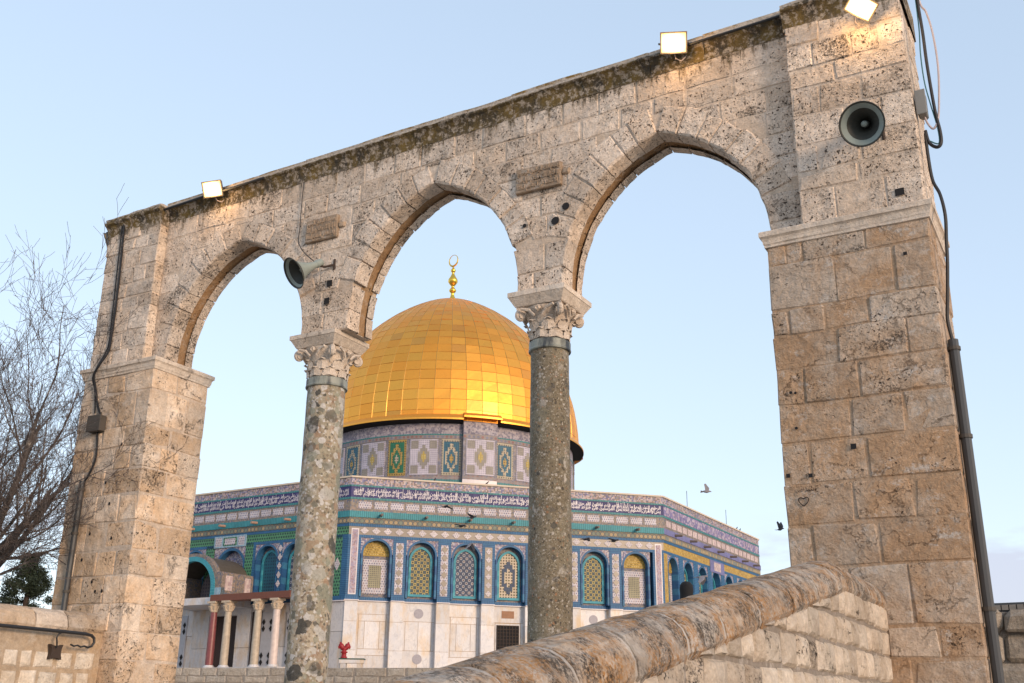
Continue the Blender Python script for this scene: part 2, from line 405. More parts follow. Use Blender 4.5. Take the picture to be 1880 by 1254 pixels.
# springer blocks between the arches
def springers():
    ints = [(XL, None, None, ARCHES[0]), (None, ARCHES[0], ARCHES[1], None), (None, ARCHES[1], ARCHES[2], None), (None, ARCHES[2], None, XR)]
    tz = [a.z0 + a.r * math.sin(.30) for a in ARCHES]; top = min(tz)
    for it in ints:
        lev = [5.21, 5.52 + U(-.05, .05), top + .015]
        for z0, z1 in zip(lev, lev[1:]):
            def edge(a, side, z):
                if z <= a.z0: return a.mid + side * a.a
                return a.mid - side * a.e + side * math.sqrt(a.r ** 2 - (z - a.z0) ** 2)
            zs = [z0 + (z1 - z0) * i / 3 for i in range(4)]
            if it[0] is not None: l = [(XL, z) for z in (z0, z1)]
            else: l = [(edge(it[1], 1, z), z) for z in zs]
            if it[3] is not None and not isinstance(it[3], Arch): r_ = [(XR, z) for z in (z0, z1)]
            else:
                ar = it[3] if isinstance(it[3], Arch) else it[2]; r_ = [(edge(ar, -1, z), z) for z in zs]
            wd = r_[0][0] - l[0][0]
            # split wide courses once
            if wd > .55:
                sx = l[0][0] + wd * U(.35, .65)
                P = [r_[0:0] + [l[0], (sx, z0), (sx, z1)] + l[::-1][:-1] if len(l) == 2 else [l[0], (sx, z0), (sx, z1)] + l[::-1][:-1],
                     [(sx, z0)] + r_ + [(sx, z1)]]
            else: P = [[*r_, *l[::-1]]]
            for pl in P:
                for fr, dep in ((frF, .27), (frB, .17)):
                    stone_poly(pl, fr, dep, bev=.016, gap=.006, proud=U(-.002, .006), seg=9).build('springer', M['lime'], SW)
springers()
# coursed wall stones
def wall_stones():
    zc = [5.93, 6.27, 6.58, 6.93, 7.26, 7.58, 7.93]
    for zi, (z0, z1) in enumerate(zip(zc, zc[1:])):
        x = XL
        while x < XR - .02:
            wd = U(.34, .74)
            x2 = x + wd
            if XR - x2 < .3: x2 = XR
            sl = .018
            pl = [(x, z0 + sl * (x + 6.7)), (x2, z0 + sl * (x2 + 6.7)), (x2, z1 + sl * (x2 + 6.7)), (x, z1 + sl * (x + 6.7))]
            for a in ARCHES:
                if not pl: break
                cx = sum(p[0] for p in pl) / len(pl); cz = sum(p[1] for p in pl) / len(pl)
                d, (nx, nz) = a.dist(cx, cz)
                if abs(cx - a.mid) > a.a + 1.2: continue
                side = -1 if cx < a.mid else 1; ox = a.mid - side * a.e; k = a.r + .31
                if (cx - a.mid) * side < .25 and cz > a.apex:
                    pl = clip(pl, a.mid, a.apex + .30, 0, 1)
                else:
                    pl = clip(pl, ox + nx * k, a.z0 + nz * k, nx, nz)
            if len(pl) > 2 and area(pl) > .012:
                stone_poly(pl, frF, .16, bev=.013, jit=.008, gap=.008, proud=U(-.006, .005)).build('stone', M['lime'], SW)
            x = x2
wall_stones()

def pier(name, x0, x1, y0, y1, zs, splits, mat, sides, core_mat=None):
    """solid pier of coursed blocks: front row, then the flank(s) that show"""
    P = MB().box(x0 + .008, x1 - .008, y0 + .008, y1 - .01, zs[-1], zs[0]).build(name, core_mat or M['mortar'], ARC)
    for i, (zt, zb) in enumerate(zip(zs, zs[1:])):
        sp = splits[i % len(splits)]; g = U(.003, .007)
        d = .34 if i % 2 else .52
        for a, b in zip(sp, sp[1:]):
            xa, xb = x0 + (x1 - x0) * a, x0 + (x1 - x0) * b
            ga = 0 if a == 0 else g; gb = 0 if b == 1 else g
            dd = d if (b == 1 or a == 0) else .25
            pr = U(-.004, .010)
            bevel_box(xa + ga, xb - gb, y0 - pr, y0 + dd, zb + g, zt - g, U(.010, .020)).build('stone', mat, P)
        if 'R' in sides:
            ys = [y0 + d]; 
            while y1 - ys[-1] > .75: ys.append(ys[-1] + U(.32, .5))
            ys.append(y1)
            for a, b in zip(ys, ys[1:]):
                bevel_box(x1 - .25, x1 + U(-.004, .008), a + g, b - (g if b < y1 else 0), zb + g, zt - g, U(.010, .020)).build('stone', mat, P)
    return P
sR = [[0, .12, .23, .62, 1], [0, .42, .77, 1], [0, .11, .33, .6, 1], [0, .39, .8, 1], [0, .17, .5, 1], [0, .43, .74, 1],
      [0, .17, .5, 1], [0, .4, .73, 1], [0, .15, .52, 1], [0, .33, .66, 1], [0, .5, .78, 1], [0, .28, .63, 1], [0, .45, 1]]
pier('right_pier', -1.805, 0, YP, .95, [5.12, 4.86, 4.30, 3.99, 3.58, 3.17, 2.73, 2.27, 1.83, 1.38, .77, .46, .17, -.30, -.75, -1.74], sR, M['limeR'], 'R', M['mortarR'])
sU = [[0, .3, .62, 1], [0, .22, .55, .8, 1], [0, .4, 1], [0, .25, .6, 1], [0, .45, .75, 1], [0, .2, .55, 1], [0, .5, 1], [0, .3, .7, 1]]
pier('right_pilaster', -1.375, 0, YP, .72, [8.02, 7.73, 7.38, 7.10, 6.74, 6.32, 5.97, 5.72, 5.29], sU, M['lime'], 'R')
sL = [[0, .35, .62, 1], [0, .25, .55, .8, 1], [0, .4, .7, 1], [0, .3, .6, .82, 1], [0, .2, .5, 1], [0, .45, .75, 1]]
pier('left_pier', -13.483, -11.843, YP, .95, [5.12, 4.78, 4.20, 3.86, 3.50, 3.09, 2.66, 2.22, 1.83, 1.41, 1.0, .59, .2, -.25, -.8, -1.74], sL, M['limeL'], 'R')
pier('left_pilaster', -13.41, -12.14, YP, .72, [7.88, 7.60, 7.37, 7.05, 6.76, 6.50, 6.27, 5.87, 5.56, 5.29], sL, M['lime'], '')
# the bright return of the left pilaster towards the first arch
PR = None

def impost(x0, x1, y0, y1, zt, name='impost'):
    prof = [(0, -.20), (.018, -.195), (.022, -.165), (.03, -.15), (.034, -.12), (.042, -.09), (.056, -.072), (.066, -.066), (.068, -.012), (.058, 0), (-.12, .0)]
    m = MB()
    # segments along the run so that joints and chipped edges show
    rings = []
    def loop(o, z): return [(x0 - o, y0 - o), (x1 + o, y0 - o), (x1 + o, y1 + o), (x0 - o, y1 + o)]
    cuts = [0, .27, .55, .8]
    for (o, z) in prof:
        c = loop(o, z); row = []
        for i in range(4):
            a, b = c[i], c[(i + 1) % 4]
            for q in range(6):
                t = q / 6; jo = U(-.004, .004)
                row.append((a[0] + (b[0] - a[0]) * t, a[1] + (b[1] - a[1]) * t + jo, zt + z + U(-.003, .003)))
        rings.append(row)
    n = len(rings[0])
    for r_ in rings: m.v += r_
    for i in range(len(rings) - 1):
        for k in range(n): m.f.append([i * n + k, i * n + (k + 1) % n, (i + 1) * n + (k + 1) % n, (i + 1) * n + k]); m.uv.append(None)
    o = m.build(name, M['trim'], ARC)
    return o
impost(-1.805, 0, YP, .95, ZI)
impost(-13.483, -11.843, YP, .95, ZI)

# columns
def col_mat(name, big):
    g = Gr(name); p = g.pos()
    pv = g.n('VectorMath', {0: p, 1: g.vscale(g.noise(4, p, 4, out=1), (.35, .35, .35) if big else (.2, .2, .2))}, operation='ADD')
    n = g.noise(3, p, 6, .6); n2 = g.noise(20, p, 7, .7)
    def peb(c, scale, rad, frac, pal, off):
        q = g.n('VectorMath', {0: p, 1: g.vscale(g.noise(scale * 1.1, p, 4, .65, out=1), (.5 / scale, .5 / scale, .5 / scale))}, operation='ADD'); q = g.n('VectorMath', {0: q, 1: (off, off * .7, off * 1.3)}, operation='ADD')
        k = g.sep(g.vor(scale, q, 'Color')); d = g.n('TexVoronoi', {'Scale': scale, 'Vector': q}, 'Distance', distance='EUCLIDEAN')
        on = g.M('MULTIPLY', g.M('LESS_THAN', k[1], frac), g.step(g.M('SUBTRACT', d, g.M('MULTIPLY', k[2], rad * .6)), rad * .66, rad * .50))
        return g.mix(g.M('MULTIPLY', on, g.M('MULTIPLY_ADD', k[2], .45, .5)), c, g.ramp(k[0], [(i / len(pal), x) for i, x in enumerate(pal)], 'CONSTANT'))
    if big:
        c = g.mix(g.step(n, .35, .65), (.44, .36, .265), (.25, .225, .155))
        c = g.mix(g.step(g.noise(6, p, 7, .7), .5, .66), c, (.30, .19, .12))
        c = peb(c, 26, .55, .75, [(.52, .48, .43), (.09, .08, .06), (.30, .26, .19), (.56, .53, .50), (.18, .135, .09)], 3.1)
        c = peb(c, 11, .60, .6, [(.48, .45, .41), (.15, .145, .11), (.55, .52, .49), (.045, .042, .036), (.26, .26, .20), (.32, .21, .13)], 7.7)
        c = peb(c, 5.2, .62, .42, [(.14, .135, .105), (.36, .34, .29), (.05, .047, .04), (.22, .225, .17), (.44, .42, .39)], .4)
    else:
        c = g.mix(g.step(n, .3, .7), (.125, .095, .055), (.215, .175, .115))
        c = peb(c, 60, .55, .8, [(.22, .18, .125), (.06, .046, .03), (.15, .12, .075), (.34, .30, .24)], 1.3)
        c = peb(c, 30, .5, .5, [(.20, .165, .11), (.04, .032, .024), (.42, .38, .33), (.27, .14, .07), (.10, .08, .05)], 5.3)
        c = peb(c, 11, .42, .3, [(.06, .052, .043), (.17, .15, .11), (.12, .10, .075)], 2.2)
        wv = g.step(g.noise(5.5, g.vscale(p, (1, 1, .6)), 6, .7), .64, .69)
        c = g.mix(g.M('MULTIPLY', wv, .7), c, (.52, .48, .43))
    v = g.M('MULTIPLY_ADD', n2, .9, .55)
    c = g.mix(1., c, g.n('CombineColor', {0: v, 1: v, 2: v}), 'MULTIPLY')
    gl = g.M('MULTIPLY', g.step(g.noise(2.1, p, 7, .7), .50, .64), .26 if big else .22); c = g.mix(gl, c, (.30, .29, .20)); wl = g.M('MULTIPLY', g.step(g.noise(4.4, p, 9, .75), .56, .63), .45 if big else .35); c = g.mix(wl, c, (.58, .54, .50))
    pit = g.step(g.vor(26, pv), .2, .08)
    c = g.mix(g.M('MULTIPLY', pit, .55), c, (.05, .04, .03))
    return g.done(c, .7, g.bump(g.M('SUBTRACT', n2, pit), .7, .025))
M['colA'] = col_mat('breccia_shaft', True); M['colB'] = col_mat('speckled_shaft', False)
def band_mat():
    g = Gr('bronze_collar'); p = g.pos(); n = g.noise(2.2, g.vscale(p, (2.2, 2.2, .6)), 5, .6)
    c = g.mix(g.step(n, .4, .56), (.035, .04, .045), (.26, .27, .23))
    return g.done(c, .5, g.bump(g.noise(30, p), .3, .01))
M['collar'] = band_mat()
M['capital'] = stone_mat('carved_capital', (.66, .57, .48), (.56, .47, .385), (.42, .31, .22), pits=.2, dark=.1, warmth=.15, var=.08)

def column(xc, yc, r_top, r_bot, mat, label):
    prof = [(r_bot + .11, 0), (r_bot + .11, .07), (r_bot + .09, .10), (r_bot + .02, .13), (r_bot + .05, .18), (r_bot + .02, .22), (r_bot, .24)]
    ca = MB().lathe([(max(r, 0), z) for r, z in [(.0, 0)] + prof], 32, Matrix.Translation((xc, yc, 0)))
    sh = MB(); zs = [.24 + (4.43 - .24) * i / 26 for i in range(27)]
    sh.lathe([(r_bot + (r_top - r_bot) * ((z / 4.4) ** 1.2) + U(-.004, .004), z) for z in zs], 40, Matrix.Translation((xc, yc, 0)), jit=.003)
    c = sh.build('column', mat, ARC, smooth=True); tag(c, label)
    ca.build('column_base', M['trim'], c)
    MB().lathe([(r_top, 4.42), (r_top + .03, 4.425), (r_top + .035, 4.44), (r_top + .028, 4.46), (r_top + .028, 4.545), (r_top + .012, 4.56), (r_top - .02, 4.57)], 40, Matrix.Translation((xc, yc, 0))).build('collar', M['collar'], c)
    # Corinthian capital: bell, two tiers of leaves, corner volutes
    k = MB(); T = Matrix.Translation((xc, yc, 0))
    k.lathe([(r_top - .01, 4.55), (r_top + .0, 4.60), (r_top - .005, 4.75), (r_top + .03, 4.88), (r_top + .085, 4.97), (r_top + .10, 5.0)], 32, T)
    def leaf(ang, r0, z0, h, wd, curl):
        rows = []
        for i in range(7):
            t = i / 6; z = z0 + h * (t if t < .8 else .8 + (t - .8) * .2); r = r0 + .012 + curl * t ** 3
            if i == 6: z -= h * .12
            ww = wd * (1 - .55 * t ** 2) * (1 + .16 * (i % 2))
            rows.append([(r, -ww, z - .01), (r + .014, -ww * .5, z), (r + .030, 0, z + .006), (r + .014, ww * .5, z), (r, ww, z - .01)])
        Rm = T @ Matrix.Rotation(ang, 4, 'Z'); i0 = len(k.v)
        for row in rows:
            for p in row: k.v.append(tuple(Rm @ Vector(p)))
        for i in range(6):
            for q in range(4): k.f.append([i0 + i * 5 + q, i0 + i * 5 + q + 1, i0 + (i + 1) * 5 + q + 1, i0 + (i + 1) * 5 + q]); k.uv.append(None)
    for i in range(8): leaf(i * math.pi / 4, r_top - .01, 4.57, .16, .095, .045)
    for i in range(8): leaf((i + .5) * math.pi / 4, r_top, 4.66, .20, .09, .065)
    for i in range(4):
        an = math.pi / 4 + i * math.pi / 2; Rm = T @ Matrix.Rotation(an, 4, 'Z')
        sp = []
        for q in range(15):
            t = q / 14; a2 = 5.2 * t; rr = .075 * (1 - .75 * t)
            sp.append(Rm @ Vector((r_top + .145 + math.sin(a2) * rr, 0, 4.895 + math.cos(a2) * rr)))
        k.tube([Rm @ Vector((r_top - .0, 0, 4.78)), Rm @ Vector((r_top + .05, 0, 4.90))] + sp, [.02, .035] + [.040 * (1 - .4 * q / 14) for q in range(15)], 7)
        k.tube([Rm @ Vector((r_top + .145, -.05, 4.895)), Rm @ Vector((r_top + .145, .05, 4.895))], .045, 8)
        Rf = T @ Matrix.Rotation(i * math.pi / 2, 4, 'Z')
        for q in range(6):
            a2 = q * math.pi / 3; k.tube([Rf @ Vector((r_top + .09, 0, 4.95)), Rf @ Vector((r_top + .115, .035 * math.cos(a2), 4.95 + .035 * math.sin(a2)))], .022, 5)
        for sgn in (-1, 1):
            k.tube([Rf @ Vector((r_top + .08, sgn * .06, 4.86)), Rf @ Vector((r_top + .1, sgn * .13, 4.94)), Rf @ Vector((r_top + .125, sgn * .24, 4.965))], [.02, .024, .02], 6)
    # concave abacus of the capital itself
    rows = []
    for z, sc in ((4.962, .92), (4.985, 1.), (5.012, 1.)):
        row = []
        for i in range(4):
            a0 = math.pi / 4 + i * math.pi / 2; c0 = Vector((math.cos(a0), math.sin(a0))) * .47 * sc; c1 = Vector((math.cos(a0 + math.pi / 2), math.sin(a0 + math.pi / 2))) * .47 * sc
            mdir = (c0 + c1).normalized()
            for q in range(6):
                t = q / 6; p = c0.lerp(c1, t) - mdir * .055 * math.sin(math.pi * t); row.append((xc + p.x, yc + p.y, z))
        rows.append(row)
    i0 = len(k.v); n = 24
    for row in rows: k.v += row
    for i in range(2):
        for q in range(n): k.f.append([i0 + i * n + q, i0 + i * n + (q + 1) % n, i0 + (i + 1) * n + (q + 1) % n, i0 + (i + 1) * n + q]); k.uv.append(None)
    k.f.append([i0 + q for q in range(n)]); k.uv.append(None)
    k.build('capital', M['capital'], c)
    h = .424; b = MB(); rings = [(.335, 5.012), (.345, 5.02), (h - .01, 5.135), (h, 5.14), (h, 5.206), (h - .012, 5.212)]
    for hh, z in rings: b.v += [(xc - hh + U(-.006, .006), yc - hh, z), (xc + hh, yc - hh + U(-.006, .006), z), (xc + hh, yc + hh, z), (xc - hh, yc + hh, z)]
    for i in range(len(rings) - 1):
        for q in range(4): b.f.append([i * 4 + q, i * 4 + (q + 1) % 4, (i + 1) * 4 + (q + 1) % 4, (i + 1) * 4 + q]); b.uv.append(None)
    b.f += [[3, 2, 1, 0], [20, 21, 22, 23]]; b.uv += [None, None]
    b.build('abacus', M['trim'], c)
column(-8.648, .208, .278, .29, M['colA'], 'pale breccia shaft with large dark and white pebbles')
column(-4.909, .208, .25, .285, M['colB'], 'brown speckled shaft with pale streaks')

# cornice with mossy underside
def cornice():
    def block(x0, x1, yf, yb, name='cornice_block', dz=0., endl=False):
        m = MB(); n = 4; rows = []
        # (out, z relative to the lower edge of the slab)
        pr = [(0, -.25), (.008, -.17), (.025, -.10), (.06, -.035), (.095, -.012), (.105, .0), (.105, .028), (.075, .04), (.085, .088), (.02, .105)]
        jz = U(-.012, .012); jo = U(-.01, .01)
        for i in range(n + 1):
            x = x0 + (x1 - x0) * i / n; zt = ZTOP(x) + dz; row = []
            for o, z in pr: row.append((x, yf - o - jo * (o > .05) + U(-.005, .005), zt + z + jz * (z > -.2) + U(-.006, .006)))
            row.append((x, yb, zt + .10 + U(-.01, .01))); row.append((x, yb, zt - .27)); rows.append(row)
        k = len(rows[0])
        for r_ in rows: m.v += r_
        for i in range(n):
            for q in range(k - 1): m.f.append([i * k + q, (i + 1) * k + q, (i + 1) * k + q + 1, i * k + q + 1]); m.uv.append(None)
        m.f += [list(range(k)), [n * k + q for q in range(k)][::-1]]; m.uv += [None, None]
        m.build(name, M['cornice'], SW)
    x = XL
    while x < XR - .01:
        x2 = min(XR, x + U(.7, 1.15))
        if XR - x2 < .4: x2 = XR
        block(x + .004, x2 - .004, YW, YB + .05); x = x2
    for x0, x1 in ((-1.375, -.72), (-.72, .03)): block(x0 - .02, x1 - .004, YP, .74, dz=-.06)
    for x0, x1 in ((-13.44, -12.85), (-12.85, -12.14)): block(x0, x1 + .015, YP, .74, dz=-.07)
def cornice_mat():
    g = Gr('mossy_cornice'); p = g.pos(); x, y, z = g.sep(p)
    zz = g.M('SUBTRACT', g.M('SUBTRACT', z, g.M('MULTIPLY', g.M('ADD', x, 6.7), .02)), 8.17)
    n = g.noise(5, g.vscale(p, (1, 1, .35)), 8, .7); n2 = g.noise(26, p, 6, .7)
    moss = g.mix(g.step(n, .38, .62), (.050, .042, .032), (.19, .125, .035))
    moss = g.mix(g.M('MULTIPLY', g.step(g.noise(11, p, 8, .75), .50, .58), .8), moss, (.50, .42, .34))
    pale = g.mix(n2, (.34, .29, .24), (.70, .62, .53))
    up = g.mix(g.step(g.noise(7, p, 6, .7), .45, .58), pale, (.26, .155, .035))
    c = g.mix(g.step(g.M('ADD', zz, g.M('MULTIPLY', g.M('SUBTRACT', n, .5), .10)), -.004, .012), moss, pale)
    c = g.mix(g.step(g.M('ADD', zz, g.M('MULTIPLY', g.M('SUBTRACT', n2, .5), .05)), .05, .075), c, up)
    lowp = g.step(g.M('ADD', zz, g.M('MULTIPLY', g.M('SUBTRACT', n, .5), .5)), -.24, -.36)
    c = g.mix(g.M('MULTIPLY', lowp, .75), c, (.34, .28, .22))
    v = g.M('MULTIPLY_ADD', n2, .9, .5); c = g.mix(1., c, g.n('CombineColor', {0: v, 1: v, 2: v}), 'MULTIPLY')
    return g.done(c, .95, g.bump(n2, .9, .04))
M['cornice'] = cornice_mat()
cornice()
# ------------------------------------------------------------------ tile and marble materials of the shrine
def lin(r, g_, b): return tuple(((x / 255) ** 2.2) for x in (r, g_, b))
def mosaic(name, scale, pal, rand=.35, rough=.6, speck=.25):
    g = Gr(name); v = g.vscale(g.uv(), (scale, scale, 1))
    k = g.sep(g.n('TexVoronoi', {'Vector': v, 'Scale': 1., 'Randomness': rand}, 'Color'))[0]
    st = [(i / len(pal), c) for i, c in enumerate(pal)]
    c = g.ramp(k, st, 'CONSTANT')
    n = g.M('MULTIPLY', g.M('MULTIPLY_ADD', g.noise(.9, g.pos(), 5), speck * 2, .84 - speck), g.M('MULTIPLY_ADD', g.noise(6, g.pos(), 4), .5, .75))
    c = g.mix(1., c, g.n('CombineColor', {0: n, 1: n, 2: n}), 'MULTIPLY')
    return g.done(c, rough)
def cells(name, pitch, base, hole, alt=None, rin=.0, rout=.34, ring=None, checker=False, rough=.6, stag=False):
    """regular lattice: every cell has a round hole, optionally with a ring, optionally chequered"""
    g = Gr(name); u, v, _ = g.sep(g.uv())
    su = g.M('DIVIDE', u, pitch); sv = g.M('DIVIDE', v, pitch)
    if stag: su = g.M('ADD', su, g.M('MULTIPLY', g.M('MODULO', g.M('FLOOR', sv), 2.), .5))
    fu = g.M('SUBTRACT', g.M('FRACT', su), .5); fv = g.M('SUBTRACT', g.M('FRACT', sv), .5)
    d = g.M('SQRT', g.M('ADD', g.M('MULTIPLY', fu, fu), g.M('MULTIPLY', fv, fv)))
    c = base
    if ring: c = g.mix(g.M('LESS_THAN', d, rout + .14), c, ring)
    h = hole
    if alt is not None:
        wn_ = g.n('TexWhiteNoise', {'Vector': g.n('CombineXYZ', {0: g.M('FLOOR', su), 1: g.M('FLOOR', sv), 2: 0.})}, 'Value')
        h = g.mix(g.M('GREATER_THAN', wn_, .55), hole, alt)
    c = g.mix(g.M('LESS_THAN', d, rout), c, h)
    if checker:
        par = g.M('MODULO', g.M('ADD', g.M('FLOOR', su), g.M('FLOOR', sv)), 2.)
        par = g.M('GREATER_THAN', g.M('ABSOLUTE', par), .5)
        c = g.mix(par, c, checker if not isinstance(checker, bool) else hole)
    n = g.M('MULTIPLY', g.M('MULTIPLY_ADD', g.noise(1.3, g.pos(), 5), .6, .52), g.M('MULTIPLY_ADD', g.noise(7, g.pos(), 4), .5, .75))
    c = g.mix(1., c, g.n('CombineColor', {0: n, 1: n, 2: n}), 'MULTIPLY')
    return g.done(c, rough)
def ticks(name, a, b, pitch=.11, axis=0, rough=.6, c2=None):
    g = Gr(name); x = g.sep(g.uv())
    f = g.M('FRACT', g.M('DIVIDE', x[axis], pitch)); c = g.mix(g.M('LESS_THAN', f, .42), a, b)
    if c2:
        nz = g.step(g.noise(2.0, g.pos(), 4), .45, .6); c = g.mix(nz, c, c2)
    n = g.M('MULTIPLY', g.M('MULTIPLY_ADD', g.noise(1.1, g.pos(), 5), .7, .5), g.M('MULTIPLY_ADD', g.noise(8, g.pos(), 4), .6, .7))
    c = g.mix(1., c, g.n('CombineColor', {0: n, 1: n, 2: n}), 'MULTIPLY')
    return g.done(c, rough)
WH = (.60, .55, .57); BR = (.24, .195, .155); NV = (.030, .028, .12); TQ = (.028, .19, .22); BL = (.016, .085, .215); YE = (.46, .29, .045)
LV = (.30, .27, .40); PK = (.50, .36, .34); GR = (.045, .20, .10); CR = (.60, .46, .30)
T = {}
T['top'] = mosaic('tile_top_band', 11, [PK, (.22, .17, .15), LV, (.55, .46, .44), (.30, .22, .18), (.16, .15, .26), PK, (.24, .26, .30)])
T['brown'] = mosaic('tile_brown', 12, [BR, (.30, .24, .19), (.20, .17, .16), (.14, .15, .20), BR, (.33, .24, .20)])
T['spandrel'] = mosaic('tile_spandrel', 13, [(.45, .38, .40), LV, (.30, .20, .20), (.14, .13, .24), (.52, .46, .46), (.24, .22, .24)])
T['grey'] = mosaic('tile_grey', 13, [(.17, .16, .17), (.24, .21, .19), (.13, .13, .19), (.28, .22, .20)])
T['orn'] = cells('tile_ornament', .30, (.22, .17, .10), (.42, .30, .16), (.20, .22, .16), rout=.36, ring=(.10, .12, .13))
T['ornY'] = cells('tile_ornament_yellow', .30, (.30, .24, .16), (.50, .36, .16), (.24, .26, .22), rout=.36, ring=(.20, .18, .16))
T['lat'] = cells('tile_lattice_white', .15, WH, (.12, .11, .22), (.30, .16, .17), rout=.25, stag=True)
T['latb'] = cells('tile_lattice_beige', .12, (.36, .32, .20), (.14, .13, .10), rout=.30)
T['yel'] = cells('tile_yellow', .14, YE, (.11, .085, .03), (.60, .48, .22), rout=.24, stag=True)
T['yelR'] = cells('tile_yellow_frieze', .2, (.50, .31, .05), (.36, .22, .06), (.56, .40, .14), rout=.3, stag=True)
T['tq'] = ticks('tile_turquoise', TQ, (.06, .30, .33), .13, 0)
T['tqp'] = ticks('tile_turquoise_violet', (.14, .13, .32), (.24, .24, .40), .13, 0)
T['thin'] = ticks('tile_teal_line', (.04, .19, .20), (.07, .24, .25), .2, 0)
T['bl'] = ticks('tile_blue', BL, (.035, .16, .29), .11, 1)
T['blh'] = ticks('tile_blue_course', BL, (.035, .16, .30), .11, 0)
T['navy'] = ticks('tile_navy', NV, (.045, .038, .15), .7, 0)
T['navyR'] = mosaic('tile_script_oblique', 7, [(.20, .17, .33), (.50, .42, .50), (.28, .22, .38), (.40, .30, .36), (.17, .15, .28)])
T['green'] = cells('tile_green', .2, (.085, .26, .13), (.012, .055, .045), rout=.33, stag=True)
T['pinkp'] = mosaic('tile_pink_panel', 14, [(.48, .34, .36), (.36, .30, .40), (.46, .40, .44), (.34, .22, .24)])
T['winY'] = cells('grille_yellow', .19, (.46, .34, .10), (.05, .035, .025), (.12, .12, .04), rout=.28, ring=(.50, .38, .14), checker=(.055, .085, .095))
T['winB'] = cells('grille_blue', .19, (.10, .13, .20), (.05, .05, .10), (.14, .07, .07), rout=.28, ring=(.58, .55, .52), checker=(.045, .06, .11))
T['winC'] = cells('grille_cream', .175, (.62, .50, .36), (.07, .045, .035), (.10, .09, .03), rout=.30)
T['winD'] = cells('grille_dark_blue', .175, (.04, .065, .12), (.06, .085, .14), rout=.3)
T['winT'] = cells('grille_teal', .2, (.02, .13, .18), (.012, .05, .09), rout=.3)
T['dia'] = cells('tile_diamond', .13, (.64, .57, .56), (.30, .26, .36), (.44, .32, .32), rout=.24, stag=True)
T['diab'] = plain('tile_brown_diamond', (.235, .19, .15), .4, var=.2, scale=9)
T['blw'] = plain('tile_white_line', (.62, .55, .55), .4)
T['cream'] = plain('cream_coping', (.60, .50, .39), .8, var=.15)
T['ltblue'] = ticks('tile_pale_blue', (.26, .40, .50), (.34, .46, .54), .3, 0)
def marble():
    g = Gr('white_marble'); p = g.pos(); r = g.rand()
    n = g.noise(.9, p, 8, .65, dist=1.5); n2 = g.noise(3.2, g.vscale(p, (1, 1, .5)), 7, .7, dist=2)
    c = g.mix(g.step(n, .35, .7), (.66, .62, .60), (.54, .53, .55))
    c = g.mix(g.M('MULTIPLY', g.step(n2, .52, .66), .55), c, (.36, .35, .37))
    ds = g.noise(6, p, 7, .7); c = g.mix(g.M('MULTIPLY', g.step(ds, .5, .7), .3), c, (.42, .38, .33))
    x, y, z = g.sep(p)
    st = g.M('MULTIPLY', g.step(g.noise(1.2, g.vscale(p, (1, 1, .35)), 6, .65), .50, .70), .75)
    c = g.mix(st, c, (.58, .38, .17))
    v = g.M('MULTIPLY_ADD', r, .24, .84); c = g.mix(1., c, g.n('CombineColor', {0: v, 1: v, 2: v}), 'MULTIPLY')
    return g.done(c, .45)
T['marble'] = marble()
T['mjoint'] = plain('rusty_marble_joint', (.36, .24, .14), .8, var=.3)
T['mgrey'] = plain('grey_marble_disc', (.30, .28, .31), .5, var=.25, scale=12)
T['rust'] = plain('rust_panel', (.30, .15, .08), .7, var=.3, scale=5)
T['lead'] = plain('lead_roof', (.085, .068, .052), .6, var=.35, scale=3)
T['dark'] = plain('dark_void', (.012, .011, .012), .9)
T['door'] = plain('dark_door', (.035, .016, .012), .6, var=.3)
T['canopy'] = plain('red_brown_canopy', (.16, .052, .028), .6, var=.2)
def gold_mat():
    g = Gr('gilded_copper'); p = g.pos(); r = g.rand(); ra = g.M('FRACT', g.M('MULTIPLY', r, 17.3))
    n = g.noise(1.1, p, 6, .7); n2 = g.noise(5, g.vscale(p, (1, 1, 2.2)), 6, .7)
    c = g.mix(ra, (1., .40, .060), (1., .465, .078))
    c = g.mix(g.M('MULTIPLY', g.step(n2, .56, .72), .4), c, (.45, .23, .07))
    c = g.mix(g.M('MULTIPLY', g.step(r, .95, .96), .4), c, (.48, .28, .10))
    rg = g.M('MULTIPLY_ADD', n2, .22, g.M('MULTIPLY_ADD', r, .12, .30))
    return g.done(c, rg, g.bump(g.noise(2.6, p, 4), .25, .05), Metallic=1.)
T['gold'] = gold_mat()
T['goldjoint'] = plain('dome_seam', (.34, .17, .05), .5, metal=.8)
T['goldfin'] = plain('finial_gold', (.90, .55, .09), .25, metal=1.)

